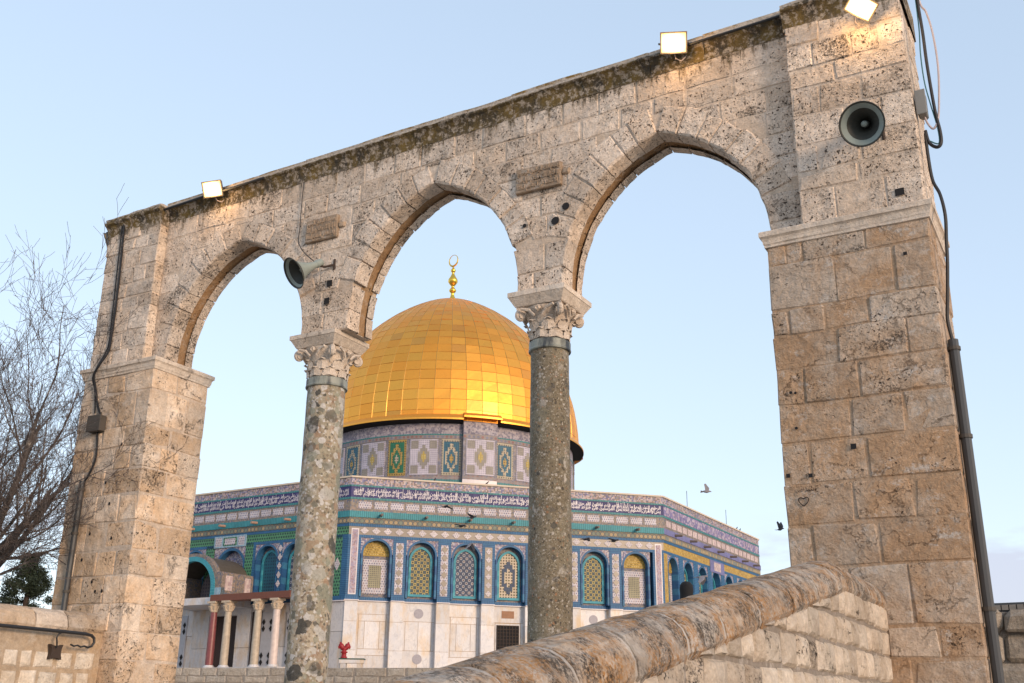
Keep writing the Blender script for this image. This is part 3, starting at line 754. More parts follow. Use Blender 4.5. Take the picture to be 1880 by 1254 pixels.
# ------------------------------------------------------------------ the domed octagonal shrine
SIDE = 20.6; OC = Vector((-49.04, 65.1501)); TH = .7698; OR = SIDE / 2 / math.sin(math.pi / 8)
def vert(k):
    a = TH - math.pi / 2 - math.pi / 8 + k * math.pi / 4; return OC + OR * Vector((math.cos(a), math.sin(a)))
SH = thing('domed_shrine', (OC.x, OC.y, 2.05), 'octagonal tiled shrine with a large golden dome behind the arches', 'shrine')
class Face:
    def __init__(s, k):
        s.A = vert(k); s.t = (vert(k + 1) - s.A) / SIDE; s.n = Vector((s.t.y, -s.t.x))
    def __call__(s, u, o, z):
        q = s.A + s.t * u + s.n * o; return (q.x, q.y, z)
def slab(F, u0, u1, z0, z1, o0, o1, name, mat, parent, add=None):
    """box standing on a facade, o1 is its front"""
    m = add or MB()
    P = [[F(u, o, z) for u, z in ((u0, z0), (u1, z0), (u1, z1), (u0, z1))] for o in (o0, o1)]
    uv = [(u0, z0), (u1, z0), (u1, z1), (u0, z1)]
    b, f = P
    m.poly(f, uv)
    m.poly([b[0], f[0], f[3], b[3]], [(u0 - (o1 - o0), z0), (u0, z0), (u0, z1), (u0 - (o1 - o0), z1)])
    m.poly([f[1], b[1], b[2], f[2]], [(u1, z0), (u1 + (o1 - o0), z0), (u1 + (o1 - o0), z1), (u1, z1)])
    m.poly([f[3], f[2], b[2], b[3]], [(u0, z1), (u1, z1), (u1, z1 + .1), (u0, z1 + .1)])
    m.poly([b[0], b[1], f[1], f[0]], [(u0, z0 - .1), (u1, z0 - .1), (u1, z0), (u0, z0)])
    return m if add is not None else m.build(name, mat, parent)
def plate(F, pl, o0, o1, name, mat, parent):
    m = MB(); n = len(pl)
    m.poly([F(u, o1, z) for u, z in pl], pl)
    for i in range(n):
        a, b = pl[i], pl[(i + 1) % n]; m.poly([F(a[0], o0, a[1]), F(b[0], o0, b[1]), F(b[0], o1, b[1]), F(a[0], o1, a[1])], [a, b, b, a])
    return m.build(name, mat, parent)
def archline(uc, h, zb, zs, za, n=9):
    """outline of an arched opening from bottom left over the apex to bottom right"""
    H = za - zs; e = max(0, (H * H - h * h) / (2 * h)); r_ = h + e; t1 = math.acos(e / r_); L = []
    sc = H / (r_ * math.sin(t1))
    for i in range(n + 1):
        t = t1 * i / n; L.append((uc + e - r_ * math.cos(t), zs + r_ * math.sin(t) * sc))
    Rr = [(2 * uc - u, z) for u, z in L[::-1]][1:]
    return [(uc - h, zb)] + L + Rr + [(uc + h, zb)]
def archband(F, inn, out, o0, o1, name, mat, parent):
    m = MB()
    for i in range(len(inn) - 1):
        a, b, c, d = inn[i], inn[i + 1], out[i + 1], out[i]; l = i * .3
        m.poly([F(a[0], o1, a[1]), F(b[0], o1, b[1]), F(c[0], o1, c[1]), F(d[0], o1, d[1])], [(0, l), (0, l + .3), (.15, l + .3), (.15, l)])
        m.poly([F(a[0], o0, a[1]), F(b[0], o0, b[1]), F(b[0], o1, b[1]), F(a[0], o1, a[1])], [(-.4, l), (-.4, l + .3), (0, l + .3), (0, l)])
        m.poly([F(d[0], o1, d[1]), F(c[0], o1, c[1]), F(c[0], o0, c[1]), F(d[0], o0, d[1])], [(0, l), (0, l + .3), (.4, l + .3), (.4, l)])
    return m.build(name, mat, parent)
def spandrel(F, arch, u0, u1, zt, o0, o1, mat, parent):
    m = MB(); a = arch[1:-1]
    pts = [(u0, a[0][1])] + a + [(u1, a[-1][1])]
    for p, q in zip(pts, pts[1:]):
        if q[0] - p[0] > 1e-5: m.poly([F(p[0], o1, p[1]), F(q[0], o1, q[1]), F(q[0], o1, zt), F(p[0], o1, zt)], [p, q, (q[0], zt), (p[0], zt)])
    return m.build('spandrel_tiles', mat, parent)
dia_mesh = {}
def diamond(F, uc, zc, hu, hz, o, mat, parent, name='diamond_tile'):
    return plate(F, [(uc, zc - hz), (uc + hu, zc), (uc, zc + hz), (uc - hu, zc)], o, o + .03, name, mat, parent)

REC = -.50
BAYS = [1.77 + 2.81 * i for i in range(7)]
def bay(F, W, uc, kind, pal, half=.99, zb=6.20, zt=9.95, detail=True):
    oh = half - .06
    A = archline(uc, oh - .10, zb + .25, 9.0, 9.82); B = archline(uc, oh + .02, zb + .25, 9.0, 9.95)
    # recess back, head and jambs
    slab(F, uc - half, uc + half, zb + .05, zt, REC - .1, REC, 'bay_recess', T['grey'], W)
    archband(F, A, B, REC, -.02, 'arch_moulding', T['bl'], W)
    spandrel(F, B, uc - half, uc + half, zt, REC, -.03, pal['spandrel'], W)
    slab(F, uc - half, uc + half, zb + .05, zb + .25, REC, REC + .10, 'dentil_course', T['blh'], W)
    slab(F, uc - half, uc + half, zb, zb + .05, REC, REC + .16, 'marble_ledge', T['blw'], W)
    if kind == 'blind':
        slab(F, uc - .73, uc + .73, 6.66, 8.72, REC, REC + .04, 'lattice_panel', T['lat'], W)
        slab(F, uc - .38, uc + .38, 7.02, 8.36, REC + .04, REC + .06, 'centre_panel', T['latb'], W)
        ty = [p for p in A[1:-1] if p[1] > 8.98]; plate(F, [(uc - oh + .12, 8.92), (uc + oh - .12, 8.92)] + ty[::-1], REC, REC + .04, 'yellow_tympanum', T['yel'], W)
    else:
        I = archline(uc, .60, 6.72, 8.75, 9.48); J = archline(uc, .74, 6.58, 8.75, 9.62)
        archband(F, I, J, REC, REC + .12, 'window_frame', T['tqf'], W)
        slab(F, uc - .74, uc + .74, 6.58, 6.72, REC, REC + .118, 'window_sill', T['tqf'], W)
        mat = T[{'y': 'winY', 'b': 'winB', 'c': 'winC', 't': 'winT', 'w': 'winC'}[kind]]
        wd = plate(F, I, REC, REC + .04, 'window', mat, W)
        if kind == 'c':
            q = []
            for du, dz in ((0, 1.05), (.18, 1.05), (.18, .85), (.36, .85), (.36, .40)): q.append((du, dz))
            pts = [(.0, -1.0), (.12, -1.0), (.12, -.82), (.27, -.82), (.27, -.55), (.43, -.55), (.43, .55), (.27, .55), (.27, .82), (.12, .82), (.12, 1.0), (0, 1.0)]
            ou = [(uc + a, 7.95 + b) for a, b in pts] + [(uc - a, 7.95 + b) for a, b in pts[::-1]][1:-1]
            plate(F, ou, REC + .04, REC + .05, 'star_field', T['winD'], wd)
            slab(F, uc - .26, uc + .26, 7.6, 8.3, REC + .05, REC + .06, 'star_centre', T['winC'], wd)
            slab(F, uc - .09, uc + .09, 7.38, 8.52, REC + .05, REC + .058, 'star_centre', T['winC'], wd)
T['tqf'] = ticks('tile_turquoise_frame', (.035, .26, .34), (.07, .36, .42), .1, 1)
def pilaster(F, W, uc, style, wd=.82, zb=6.20):
    h = wd / 2
    slab(F, uc - h, uc + h, zb + .25, 9.95, REC, -.01, 'pilaster', T['bl'], W)
    slab(F, uc - h, uc + h, zb + .05, zb + .25, REC, .05, 'dentil_course', T['blh'], W)
    slab(F, uc - h, uc + h, zb, zb + .05, REC, .10, 'marble_ledge', T['blw'], W)
    if style == 0: return
    z0, z1 = 6.62, 9.72; n = 6; hz = (z1 - z0) / n / 2
    slab(F, uc - .235, uc + .235, z0, z1, -.01, .0, 'diamond_panel', T['lat'] if style == 1 else T['diab'], W)
    for i in range(n):
        diamond(F, uc, z0 + hz * (2 * i + 1), .20, hz * (.86 if style == 1 else .72), .0, T['diab'] if style == 1 else T['dia'], W)

# Arabic shaping for the inscription frieze
AR = {}
def _ar():
    t = '\u0621FE80,\u0622FE81 2,\u0623FE83 2,\u0624FE85 2,\u0625FE87 2,\u0626FE89 4,\u0627FE8D 2,\u0628FE8F 4,\u0629FE93 2,\u062AFE95 4,\u062BFE99 4,\u062CFE9D 4,\u062DFEA1 4,\u062EFEA5 4,\u062FFEA9 2,\u0630FEAB 2,\u0631FEAD 2,\u0632FEAF 2,\u0633FEB1 4,\u0634FEB5 4,\u0635FEB9 4,\u0636FEBD 4,\u0637FEC1 4,\u0638FEC5 4,\u0639FEC9 4,\u063AFECD 4,\u0641FED1 4,\u0642FED5 4,\u0643FED9 4,\u0644FEDD 4,\u0645FEE1 4,\u0646FEE5 4,\u0647FEE9 4,\u0648FEED 2,\u0649FEEF 2,\u064AFEF1 4'
    for e in t.split(','):
        c = e[0]; q = e[1:].split(); AR[c] = (int(q[0], 16), int(q[1]) if len(q) > 1 else 1)
_ar()
def shape_ar(s):
    out = []
    for w_ in s.split(' '):
        r_ = ''
        for i, c in enumerate(w_):
            if c not in AR: continue
            b, n = AR[c]; prev = i > 0 and AR.get(w_[i - 1], (0, 1))[1] == 4; nxt = i + 1 < len(w_) and AR.get(w_[i + 1], (0, 1))[1] > 1 and n == 4
            r_ += chr(b + (3 if prev and nxt else 2 if nxt else 1 if prev and n > 1 else 0))
        out.append(r_)
    return ' '.join(out)[::-1]
VERSE = 'يس والقرآن الحكيم إنك لمن المرسلين على صراط مستقيم تنزيل العزيز الرحيم لتنذر قوما ما أنذر آباؤهم فهم غافلون لقد حق القول على أكثرهم فهم لا يؤمنون إنا جعلنا في أعناقهم أغلالا'
def text_mesh(txt, width, height, bold=.012):
    """flat lettering scaled to width x height, lower left at the origin"""
    c = bpy.data.curves.new('t', 'FONT'); c.body = txt; c.resolution_u = 1; c.offset = bold
    o = bpy.data.objects.new('t', c); COL.objects.link(o); bpy.context.view_layer.update()
    me = bpy.data.meshes.new_from_object(o.evaluated_get(bpy.context.evaluated_depsgraph_get()))
    vs = [v.co.copy() for v in me.vertices]; fs = [list(p.vertices) for p in me.polygons]
    bpy.data.objects.remove(o); bpy.data.curves.remove(c); bpy.data.meshes.remove(me)
    x0 = min(v.x for v in vs); x1 = max(v.x for v in vs); y0 = min(v.y for v in vs); y1 = max(v.y for v in vs)
    return [((v.x - x0) / (x1 - x0) * width, (v.y - y0) / (y1 - y0) * height) for v in vs], fs
T['script'] = plain('tile_white_script', (.66, .60, .62), .4)
WORDS = VERSE.split(' ')
VT = [text_mesh(shape_ar(' '.join(WORDS)), 20.3, .46, .015), text_mesh(shape_ar(' '.join(WORDS[11:] + WORDS[:11])), 20.3, .42, .015)]
def lettering(F, W, flip=0):
    m = MB()
    for (vs, fs), z0, o in ((VT[flip], 12.40, .06), (VT[1 - flip], 12.64, .064)): m.add([F(.15 + u, o, z0 + z) for u, z in vs], fs)
    r3 = random.Random(3 + flip); u = .3
    while u < SIDE - .2:                     # tall shafts of the letters
        h = r3.uniform(.35, .6); z0 = r3.uniform(12.45, 12.55); m.add([F(u, .068, z0), F(u + .022, .068, z0), F(u + .022, .068, z0 + h), F(u, .068, z0 + h)], [(0, 1, 2, 3)]); u += r3.choice((.09, .1, .25, .3, .5))
    tag(m.build('inscription', T['script'], W), kind='stuff')

def entab(F, W, pal, spouts=True, panels=True, script=True):
    L = SIDE; e = .0
    def bnd(z0, z1, o, mat, name): return slab(F, -o * .4, L + o * .4, z0, z1, -.5, o, name, mat, W)
    bnd(9.95, 10.12, .0, T['blh'], 'blue_course'); bnd(10.12, 10.62, -.01, pal['field'], 'diamond_frieze'); bnd(10.62, 10.80, .02, pal['blue'], 'blue_course')
    bnd(10.80, 11.17, .05, pal['orn'], 'ornament_band'); bnd(11.17, 11.55, .10, pal['tq'], 'turquoise_band')
    bnd(11.55, 12.27, .03, pal['brown'], 'panel_band'); bnd(12.27, 12.40, .06, T['thin'], 'teal_line')
    bnd(12.40, 13.07, .04, pal['navy'], 'inscription_band'); bnd(13.07, 13.17, .06, T['thin'], 'teal_line')
    bnd(13.17, 13.62, .04, T['top'], 'crest_band'); bnd(13.62, 13.72, .12, T['cream'], 'coping')
    if panels:
        n = 20; pw = (L - .8) / n
        for i in range(n): slab(F, .4 + pw * (i + .09), .4 + pw * (i + .91), 11.72, 12.14, .03, .05, 'tile_panel', pal['panel'], W)
    if spouts:
        for i in range(7):
            u = 1.9 + i * 2.8
            MB().tube([F(u, .1, 11.34), F(u, .62, 11.30)], [.09, .075], 8).build('water_spout', pal['spout'], W)
    if script: lettering(F, W, pal['flip'])
T['spoutw'] = plain('stone_spout', (.36, .22, .16), .8, var=.3)
T['spoutg'] = plain('grey_spout', (.17, .13, .11), .8, var=.3)
T['panelR'] = mosaic('tile_panel_oblique', 9, [(.62, .48, .44), (.55, .42, .42), (.66, .54, .50), (.50, .36, .36)])
PF = dict(spandrel=T['spandrel'], field=T['diab'], blue=T['blh'], orn=T['orn'], tq=T['tq'], brown=T['brown'], navy=T['navy'], panel=T['lat'], spout=T['spoutg'], flip=0)
PL = dict(PF, field=T['green'], spout=T['spoutw'], flip=1)
PRt = dict(PF, field=T['yelR'], tq=T['tqp'], orn=T['ornY'], navy=T['navy'], panel=T['panelR'], flip=1)
def walls():
    F0, F1, FL = Face(0), Face(1), Face(-1)
    # --- front face
    W = MB(); slab(F0, 0, SIDE, 2.0, 13.6, REC - .6, REC - .08, '', None, None, W); W = W.build('front_wall', T['grey'], SH)
    entab(F0, W, PF)
    for i in range(27): diamond(F0, .95 + i * .717, 10.37, .27, .215, -.01, T['dia'], W)
    for uc, k in zip(BAYS, ('blind', 'y', 'b', 'c', 'b', 'y', 'blind')): bay(F0, W, uc, k, PF)
    for i in range(6): pilaster(F0, W, (BAYS[i] + BAYS[i + 1]) / 2, (1, 1, 2, 2, 1, 1)[i])
    for u0, u1 in ((0, .78), (SIDE - .78, SIDE)):
        slab(F0, u0, u1, 6.45, 9.95, REC, -.01, 'corner_strip', T['bl'], W); slab(F0, u0 - .02, u1 + .02, 6.25, 6.45, REC, .05, 'dentil_course', T['blh'], W)
        slab(F0, u0 - .05, u1 + .05, 6.2, 6.25, REC, .1, 'marble_ledge', T['blw'], W)
        a, b = (.16, .62) if u0 == 0 else (SIDE - .62, SIDE - .16)
        slab(F0, a, b, 6.55, 10.5, -.01, .005, 'pink_panel_border', T['blw'], W); slab(F0, a + .06, b - .06, 6.62, 10.43, .005, .012, 'pink_panel', T['pinkp'], W)
    # marble dado: pilaster slabs and bay slabs
    pu = [(0, .78)] + [((BAYS[i] + BAYS[i + 1]) / 2 - .41, (BAYS[i] + BAYS[i + 1]) / 2 + .41) for i in range(6)] + [(SIDE - .78, SIDE)]
    for a, b in pu:
        slab(F0, a + .01, b - .01, 2.0, 6.2, REC, -.02, 'marble_backing', T['mjoint'], W)
        zz = [2.0, 3.35, 5.0, 6.2]
        for z0, z1 in zip(zz, zz[1:]): slab(F0, a, b, z0 + .008, z1 - .008, REC, 0, 'marble_slab', T['marble'], W)
    for i, uc in enumerate(BAYS):
        o = REC
        def s(u0, u1, z0, z1, oo=.03, nm='marble_slab', mt=None): slab(F0, uc + u0 + .012, uc + u1 - .012, z0 + .012, z1 - .012, o, o + oo, nm, mt or T['marble'], W)
        slab(F0, uc - 1, uc + 1, 2.0, 6.2, o - .05, o + .012, 'marble_backing', T['mjoint'], W)
        if i in (0, 2, 4, 6):
            s(-1, 1, 5.45, 6.2); s(-1, 1, 2.0, 3.08); s(-1, -.82, 3.08, 5.45); s(.82, 1, 3.08, 5.45)
            s(-.82, .82, 5.05, 5.45); s(-.82, .82, 3.08, 3.45); s(-.82, -.45, 3.45, 5.05); s(.45, .82, 3.45, 5.05); s(-.45, .45, 3.45, 5.05)
        elif i == 3:
            s(-1, 1, 5.2, 6.2); s(-1, -.82, 2.0, 5.2); s(.82, 1, 2.0, 5.2)
            slab(F0, uc - .40, uc + .40, 5.48, 5.92, o + .03, o + .05, 'rust_plaque', T['rust'], W)
            slab(F0, uc - .8, uc + .8, 2.0, 5.16, o, o + .05, 'window_surround', T['marble'], W)
            wv = slab(F0, uc - .70, uc + .70, 2.0, 5.06, o + .05, o + .055, 'grated_window', T['dark'], W)
            for q in range(8): slab(F0, uc - .70 + q * .2 - .018, uc - .70 + q * .2 + .018, 2.0, 5.06, o + .055, o + .10, 'window_bar', M['wood'], wv)
            for q in range(15): slab(F0, uc - .70, uc + .70, 2.15 + q * .205 - .018, 2.15 + q * .205 + .018, o + .055, o + .09, 'window_bar', M['wood'], wv)
        else:
            s(-1, 1, 5.1, 6.2); s(-1, -.8, 3.4, 5.1); s(.8, 1, 3.4, 5.1); s(-.8, 0, 3.4, 5.1); s(0, .8, 3.4, 5.1); s(-1, 0, 2.0, 3.4); s(0, 1, 2.0, 3.4)
            for zc in (5.58, 2.92):
                plate(F0, [(uc + .29 * math.cos(t * math.pi / 10), zc + .29 * math.sin(t * math.pi / 10)) for t in range(20)], o + .03, o + .05, 'marble_disc', T['mgrey'], W)
    # --- right face
    W = MB(); slab(F1, 0, SIDE, 2.0, 13.6, REC - .6, REC - .08, '', None, None, W); W = W.build('right_wall', T['marble'], SH)
    entab(F1, W, PRt, script=False)
    slab(F1, .1, SIDE - .1, 12.42, 13.05, .04, .05, 'inscription', T['navyR'], W)
    PY = dict(PRt, spandrel=T['spandrel'])
    for uc, k in zip(BAYS, ('blind', 'y', 'y', 't', 'y', 'y', 'blind')): bay(F1, W, uc - .15, k, PY)
    for i in range(6): pilaster(F1, W, (BAYS[i] + BAYS[i + 1]) / 2 - .15, 0)
    slab(F1, 0, .62, 6.45, 9.95, REC, -.01, 'corner_strip', T['yelR'], W); slab(F1, SIDE - .9, SIDE, 6.45, 9.95, REC, -.01, 'corner_strip', T['yelR'], W)
    slab(F1, 8.75, 11.75, 9.75, 10.62, -.01, .03, 'central_tile_panel', T['tqp'], W); slab(F1, 9.55, 10.95, 9.9, 10.5, .03, .04, 'lattice_panel', T['panelR'], W)
    # --- left face with the porch
    W = MB(); slab(FL, 0, SIDE, 2.0, 13.6, REC - .6, REC - .08, '', None, None, W); W = W.build('left_wall', T['grey'], SH)
    entab(FL, W, PL)
    for uc, k in ((2.2, 'blind'), (4.7, 't'), (7.75, 't'), (14.1, 't'), (16.35, 'b'), (18.55, 'blind')): bay(FL, W, uc, k, PL, half=.99)
    # central blind arch
    A = archline(11.0, 1.12, 6.45, 8.6, 9.72); B = archline(11.0, 1.30, 6.45, 8.6, 9.9)
    archband(FL, A, B, REC, -.02, 'arch_moulding', T['bl'], W); spandrel(FL, B, 9.5, 12.5, 9.95, REC, -.03, T['spandrel'], W)
    slab(FL, 9.6, 12.4, 6.2, 9.95, REC - .1, REC + .02, 'bay_recess', T['spandrel'], W)
    pm = slab(FL, 9.45, 12.25, 9.93, 10.68, -.01, .05, 'central_tile_panel', T['ltblue'], W)
    for a, b, mt in ((9.58, 10.12, 'lat'), (10.27, 11.45, 'green'), (11.6, 12.12, 'lat')): slab(FL, a, b, 10.03, 10.58, .05, .06, 'lattice_panel', T[mt], pm)
    slab(FL, 10.4, 11.32, 10.1, 10.5, .06, .068, 'lattice_panel', T['lat'], pm)
    for u0, u1 in ((8.75, 9.45), (12.25, 12.9), (19.55, 20.15)): slab(FL, u0, u1, 6.45, 10.1, REC, 0, 'green_tile_strip', T['green'], W)
    for u0, u1 in ((12.9, 13.1), (17.35, 17.55), (3.2, 3.7), (5.7, 6.75), (0, 1.2), (20.15, SIDE)): slab(FL, u0, u1, 6.45, 9.95, REC, -.01, 'pilaster', T['bl'], W)
    slab(FL, 15.09, 15.36, 6.45, 9.95, REC, -.01, 'pilaster', T['bl'], W)
    for i in range(5): diamond(FL, 15.22, 7.4 + i * .55, .17, .23, 0., T['dia'], W)
    diamond(FL, 19.85, 8.35, .22, .38, 0, T['dia'], W)
    slab(FL, 0, SIDE, 6.2, 6.45, REC, .05, 'dentil_course', T['blh'], W); slab(FL, 0, SIDE, 6.14, 6.2, REC, .1, 'marble_ledge', T['blw'], W)
    ub = [0, 2.2, 4.6, 6.2, 8.2, 9.6, 12.0, 13.2, 14.1, 15.1, 16.3, 17.2, 18.4, 19.5, SIDE]
    for a, b in zip(ub, ub[1:]):
        if a in (9.6,): slab(FL, a, b, 2.0, 5.6, REC, REC + .02, 'entrance_door', T['door'], W); continue
        zz = [2.0, 3.6, 6.14] if rng.random() < .5 else [2.0, 4.4, 6.14]
        for z0, z1 in zip(zz, zz[1:]): slab(FL, a + .012, b - .012, z0 + .01, z1 - .01, REC, -.06 + U(-.03, .03), 'marble_slab', T['marble'], W)
    slab(FL, 9.6, 12.0, 5.6, 6.14, REC, -.05, 'marble_slab', T['marble'], W)
    for uc in (7.2, 14.65, 16.7):       # inlaid tracery panels
        slab(FL, uc - .5, uc + .5, 2.3, 5.7, -.06, -.005, 'tracery_panel', T['marblep'], W)
        for zc in (2.7, 3.1, 4.7, 5.1):
            for du in (-.3, .3): diamond(FL, uc + du, zc, .13, .19, -.005, T['dark'], W, 'tracery_star')
    for u in (13.75, 17.6): slab(FL, u - .42, u + .42, 2.1, 5.75, -.06, .0, 'entrance_door', T['door'], W)
    # --- the other faces, plain, and the roof
    for k in (2, 3, 4, 5, 6):
        Fk = Face(k); Wk = MB(); slab(Fk, 0, SIDE, 6.2, 13.6, -1.1, 0, '', None, None, Wk); Wk = Wk.build('rear_wall', T['brown'], SH)
        slab(Fk, 0, SIDE, 2.0, 6.2, -1.1, .01, 'marble_slab', T['marble'], Wk); slab(Fk, -.05, SIDE + .05, 13.6, 13.72, -.5, .12, 'coping', T['cream'], Wk)
        slab(Fk, 0, SIDE, 11.17, 11.55, -.5, .08, 'turquoise_band', T['tq'], Wk); slab(Fk, 0, SIDE, 12.4, 13.07, -.5, .03, 'inscription_band', T['navy'], Wk)
    m = MB(); a = [vert(k) * .985 + OC * .015 for k in range(8)]; n = 32
    outer = []
    for i in range(n):
        t = i / n * 8; k = int(t); q = a[k].lerp(a[(k + 1) % 8], t - k); outer.append((q.x, q.y, 12.8))
    ang = [math.atan2(q[1] - DC.y, q[0] - DC.x) for q in outer]
    inner = [(DC.x + 11 * math.cos(t), DC.y + 11 * math.sin(t), 16.4) for t in ang]
    m.v = outer + inner
    for i in range(n): m.f.append([i, (i + 1) % n, n + (i + 1) % n, n + i]); m.uv.append(None)
    m.build('aisle_roof', T['lead'], SH)
T['marblep'] = plain('grey_marble', (.42, .42, .45), .5, var=.15, scale=4)
_n = (OC - Vector((CAMPOS.x, CAMPOS.y))).normalized(); _t = Vector((_n.y, -_n.x)); DC = OC + _t * .63
walls()

def porch():
    FL = Face(-1); P = MB(); UC = 10.6
    Pm = MB(); slab(FL, 5.0, 19.3, 1.9, 2.25, .05, 4.0, '', None, None, Pm); P = Pm.build('porch', T['marble'], SH)
    # vaulted centre block
    for s_ in (-1, 1):
        slab(FL, UC + s_ * 2.25 - .3, UC + s_ * 2.25 + .3, 6.5, 7.95, .0, 2.75, 'porch_side_wall', T['brown'], P)
        for q in range(3): slab(FL, 0, 0, 0, 0, 0, 0, 'x', T['brown'], P) if False else None
    # tiled panels on the visible flank, standing on plane u = UC + 2.55
    uo = UC + 2.555
    for i, (o0, o1) in enumerate(((.25, .75), (1.05, 1.55), (1.85, 2.45))):
        m = MB(); zs = (6.85, 7.75)
        pts = [FL(uo, o1, zs[0]), FL(uo, o0, zs[0]), FL(uo, o0, zs[1]), FL(uo, o1, zs[1])]; p2 = [FL(uo + .03, o1, zs[0]), FL(uo + .03, o0, zs[0]), FL(uo + .03, o0, zs[1]), FL(uo + .03, o1, zs[1])]
        m.poly(p2, [(0, 0), (.5, 0), (.5, .9), (0, .9)])
        for a in range(4): m.poly([pts[a], pts[(a + 1) % 4], p2[(a + 1) % 4], p2[a]])
        m.build('lattice_panel', T['panelR'] if i != 1 else T['brown'], P)
    I = archline(UC, 1.72, 6.4, 7.0, 8.72, 10); J = archline(UC, 2.05, 6.4, 7.0, 9.0, 10)
    archband(FL, I, J, 2.5, 2.80, 'porch_arch', T['tqf'], P)
    K = archline(UC, 2.3, 6.4, 7.0, 9.2, 10); archband(FL, J, K, 2.4, 2.76, 'porch_arch_border', T['brown'], P)
    spandrel(FL, K, UC - 2.55, UC + 2.55, 7.96, 2.5, 2.74, T['brown'], P) if False else None
    slab(FL, UC + 1.72, UC + 2.55, 6.4, 7.0, 2.4, 2.77, 'porch_arch_foot', T['ltblue'], P)
    plate(FL, I, 0.2, .26, 'porch_back', T['grey2'], P)
    m = MB(); V = archline(UC, 2.2, 7.0, 7.3, 9.08, 10)
    for a, b in zip(V, V[1:]): m.poly([FL(a[0], 2.6, a[1]), FL(b[0], 2.6, b[1]), FL(b[0], .0, b[1]), FL(a[0], .0, a[1])])
    m.build('porch_vault', T['lead'], P)
    slab(FL, UC - 2.6, UC + 2.55, 6.0, 6.42, 0, 2.9, 'porch_lintel', T['marble'], P)
    slab(FL, 12.9, 19.2, 6.12, 6.5, 2.6, 3.3, 'porch_canopy', T['canopy'], P); slab(FL, 12.9, 19.2, 6.42, 6.52, 0, 2.6, 'porch_canopy', T['canopy'], P)
    slab(FL, 5.0, 8.1, 6.12, 6.5, 2.6, 3.3, 'porch_canopy', T['canopy'], P)
    for u, mt in ((13.05, T['porph']), (14.22, T['pale']), (16.62, T['pale']), (18.05, T['palew']), (8.1, T['pale']), (6.2, T['palew'])):
        q = Vector(FL(u, 3.0, 0)); Tm = Matrix.Translation((q.x, q.y, 0))
        c = MB().lathe([(.24, 2.42), (.235, 3.5), (.20, 5.48)], 16, Tm).build('porch_column', mt, P, smooth=True)
        MB().lathe([(0, 2.25), (.34, 2.25), (.34, 2.33), (.29, 2.36), (.27, 2.42)], 16, Tm).build('column_base', T['marble'], c)
        k = MB().lathe([(.21, 5.48), (.25, 5.52), (.22, 5.6), (.30, 5.72), (.25, 5.76), (.34, 5.95), (.30, 6.0)], 16, Tm)
        for s_ in range(8):
            an = s_ * math.pi / 4; k.tube([Tm @ Vector((.22 * math.cos(an), .22 * math.sin(an), 5.55)), Tm @ Vector((.33 * math.cos(an), .33 * math.sin(an), 5.84))], [.05, .06], 5)
        k.box(q.x - .33, q.x + .33, q.y - .33, q.y + .33, 6.0, 6.12); k.build('capital', T['capst'], c)
T['grey2'] = cells('porch_back_tiles', .22, (.20, .17, .18), (.10, .09, .12), rout=.3)
T['porph'] = plain('red_porphyry', (.20, .055, .055), .4, var=.5, scale=5); T['pale'] = plain('mottled_marble', (.44, .36, .27), .5, var=.45, scale=4)
T['palew'] = plain('pale_marble', (.60, .48, .42), .45, var=.25, scale=4); T['capst'] = plain('cream_capital', (.52, .41, .30), .8, var=.3, scale=9)
porch()

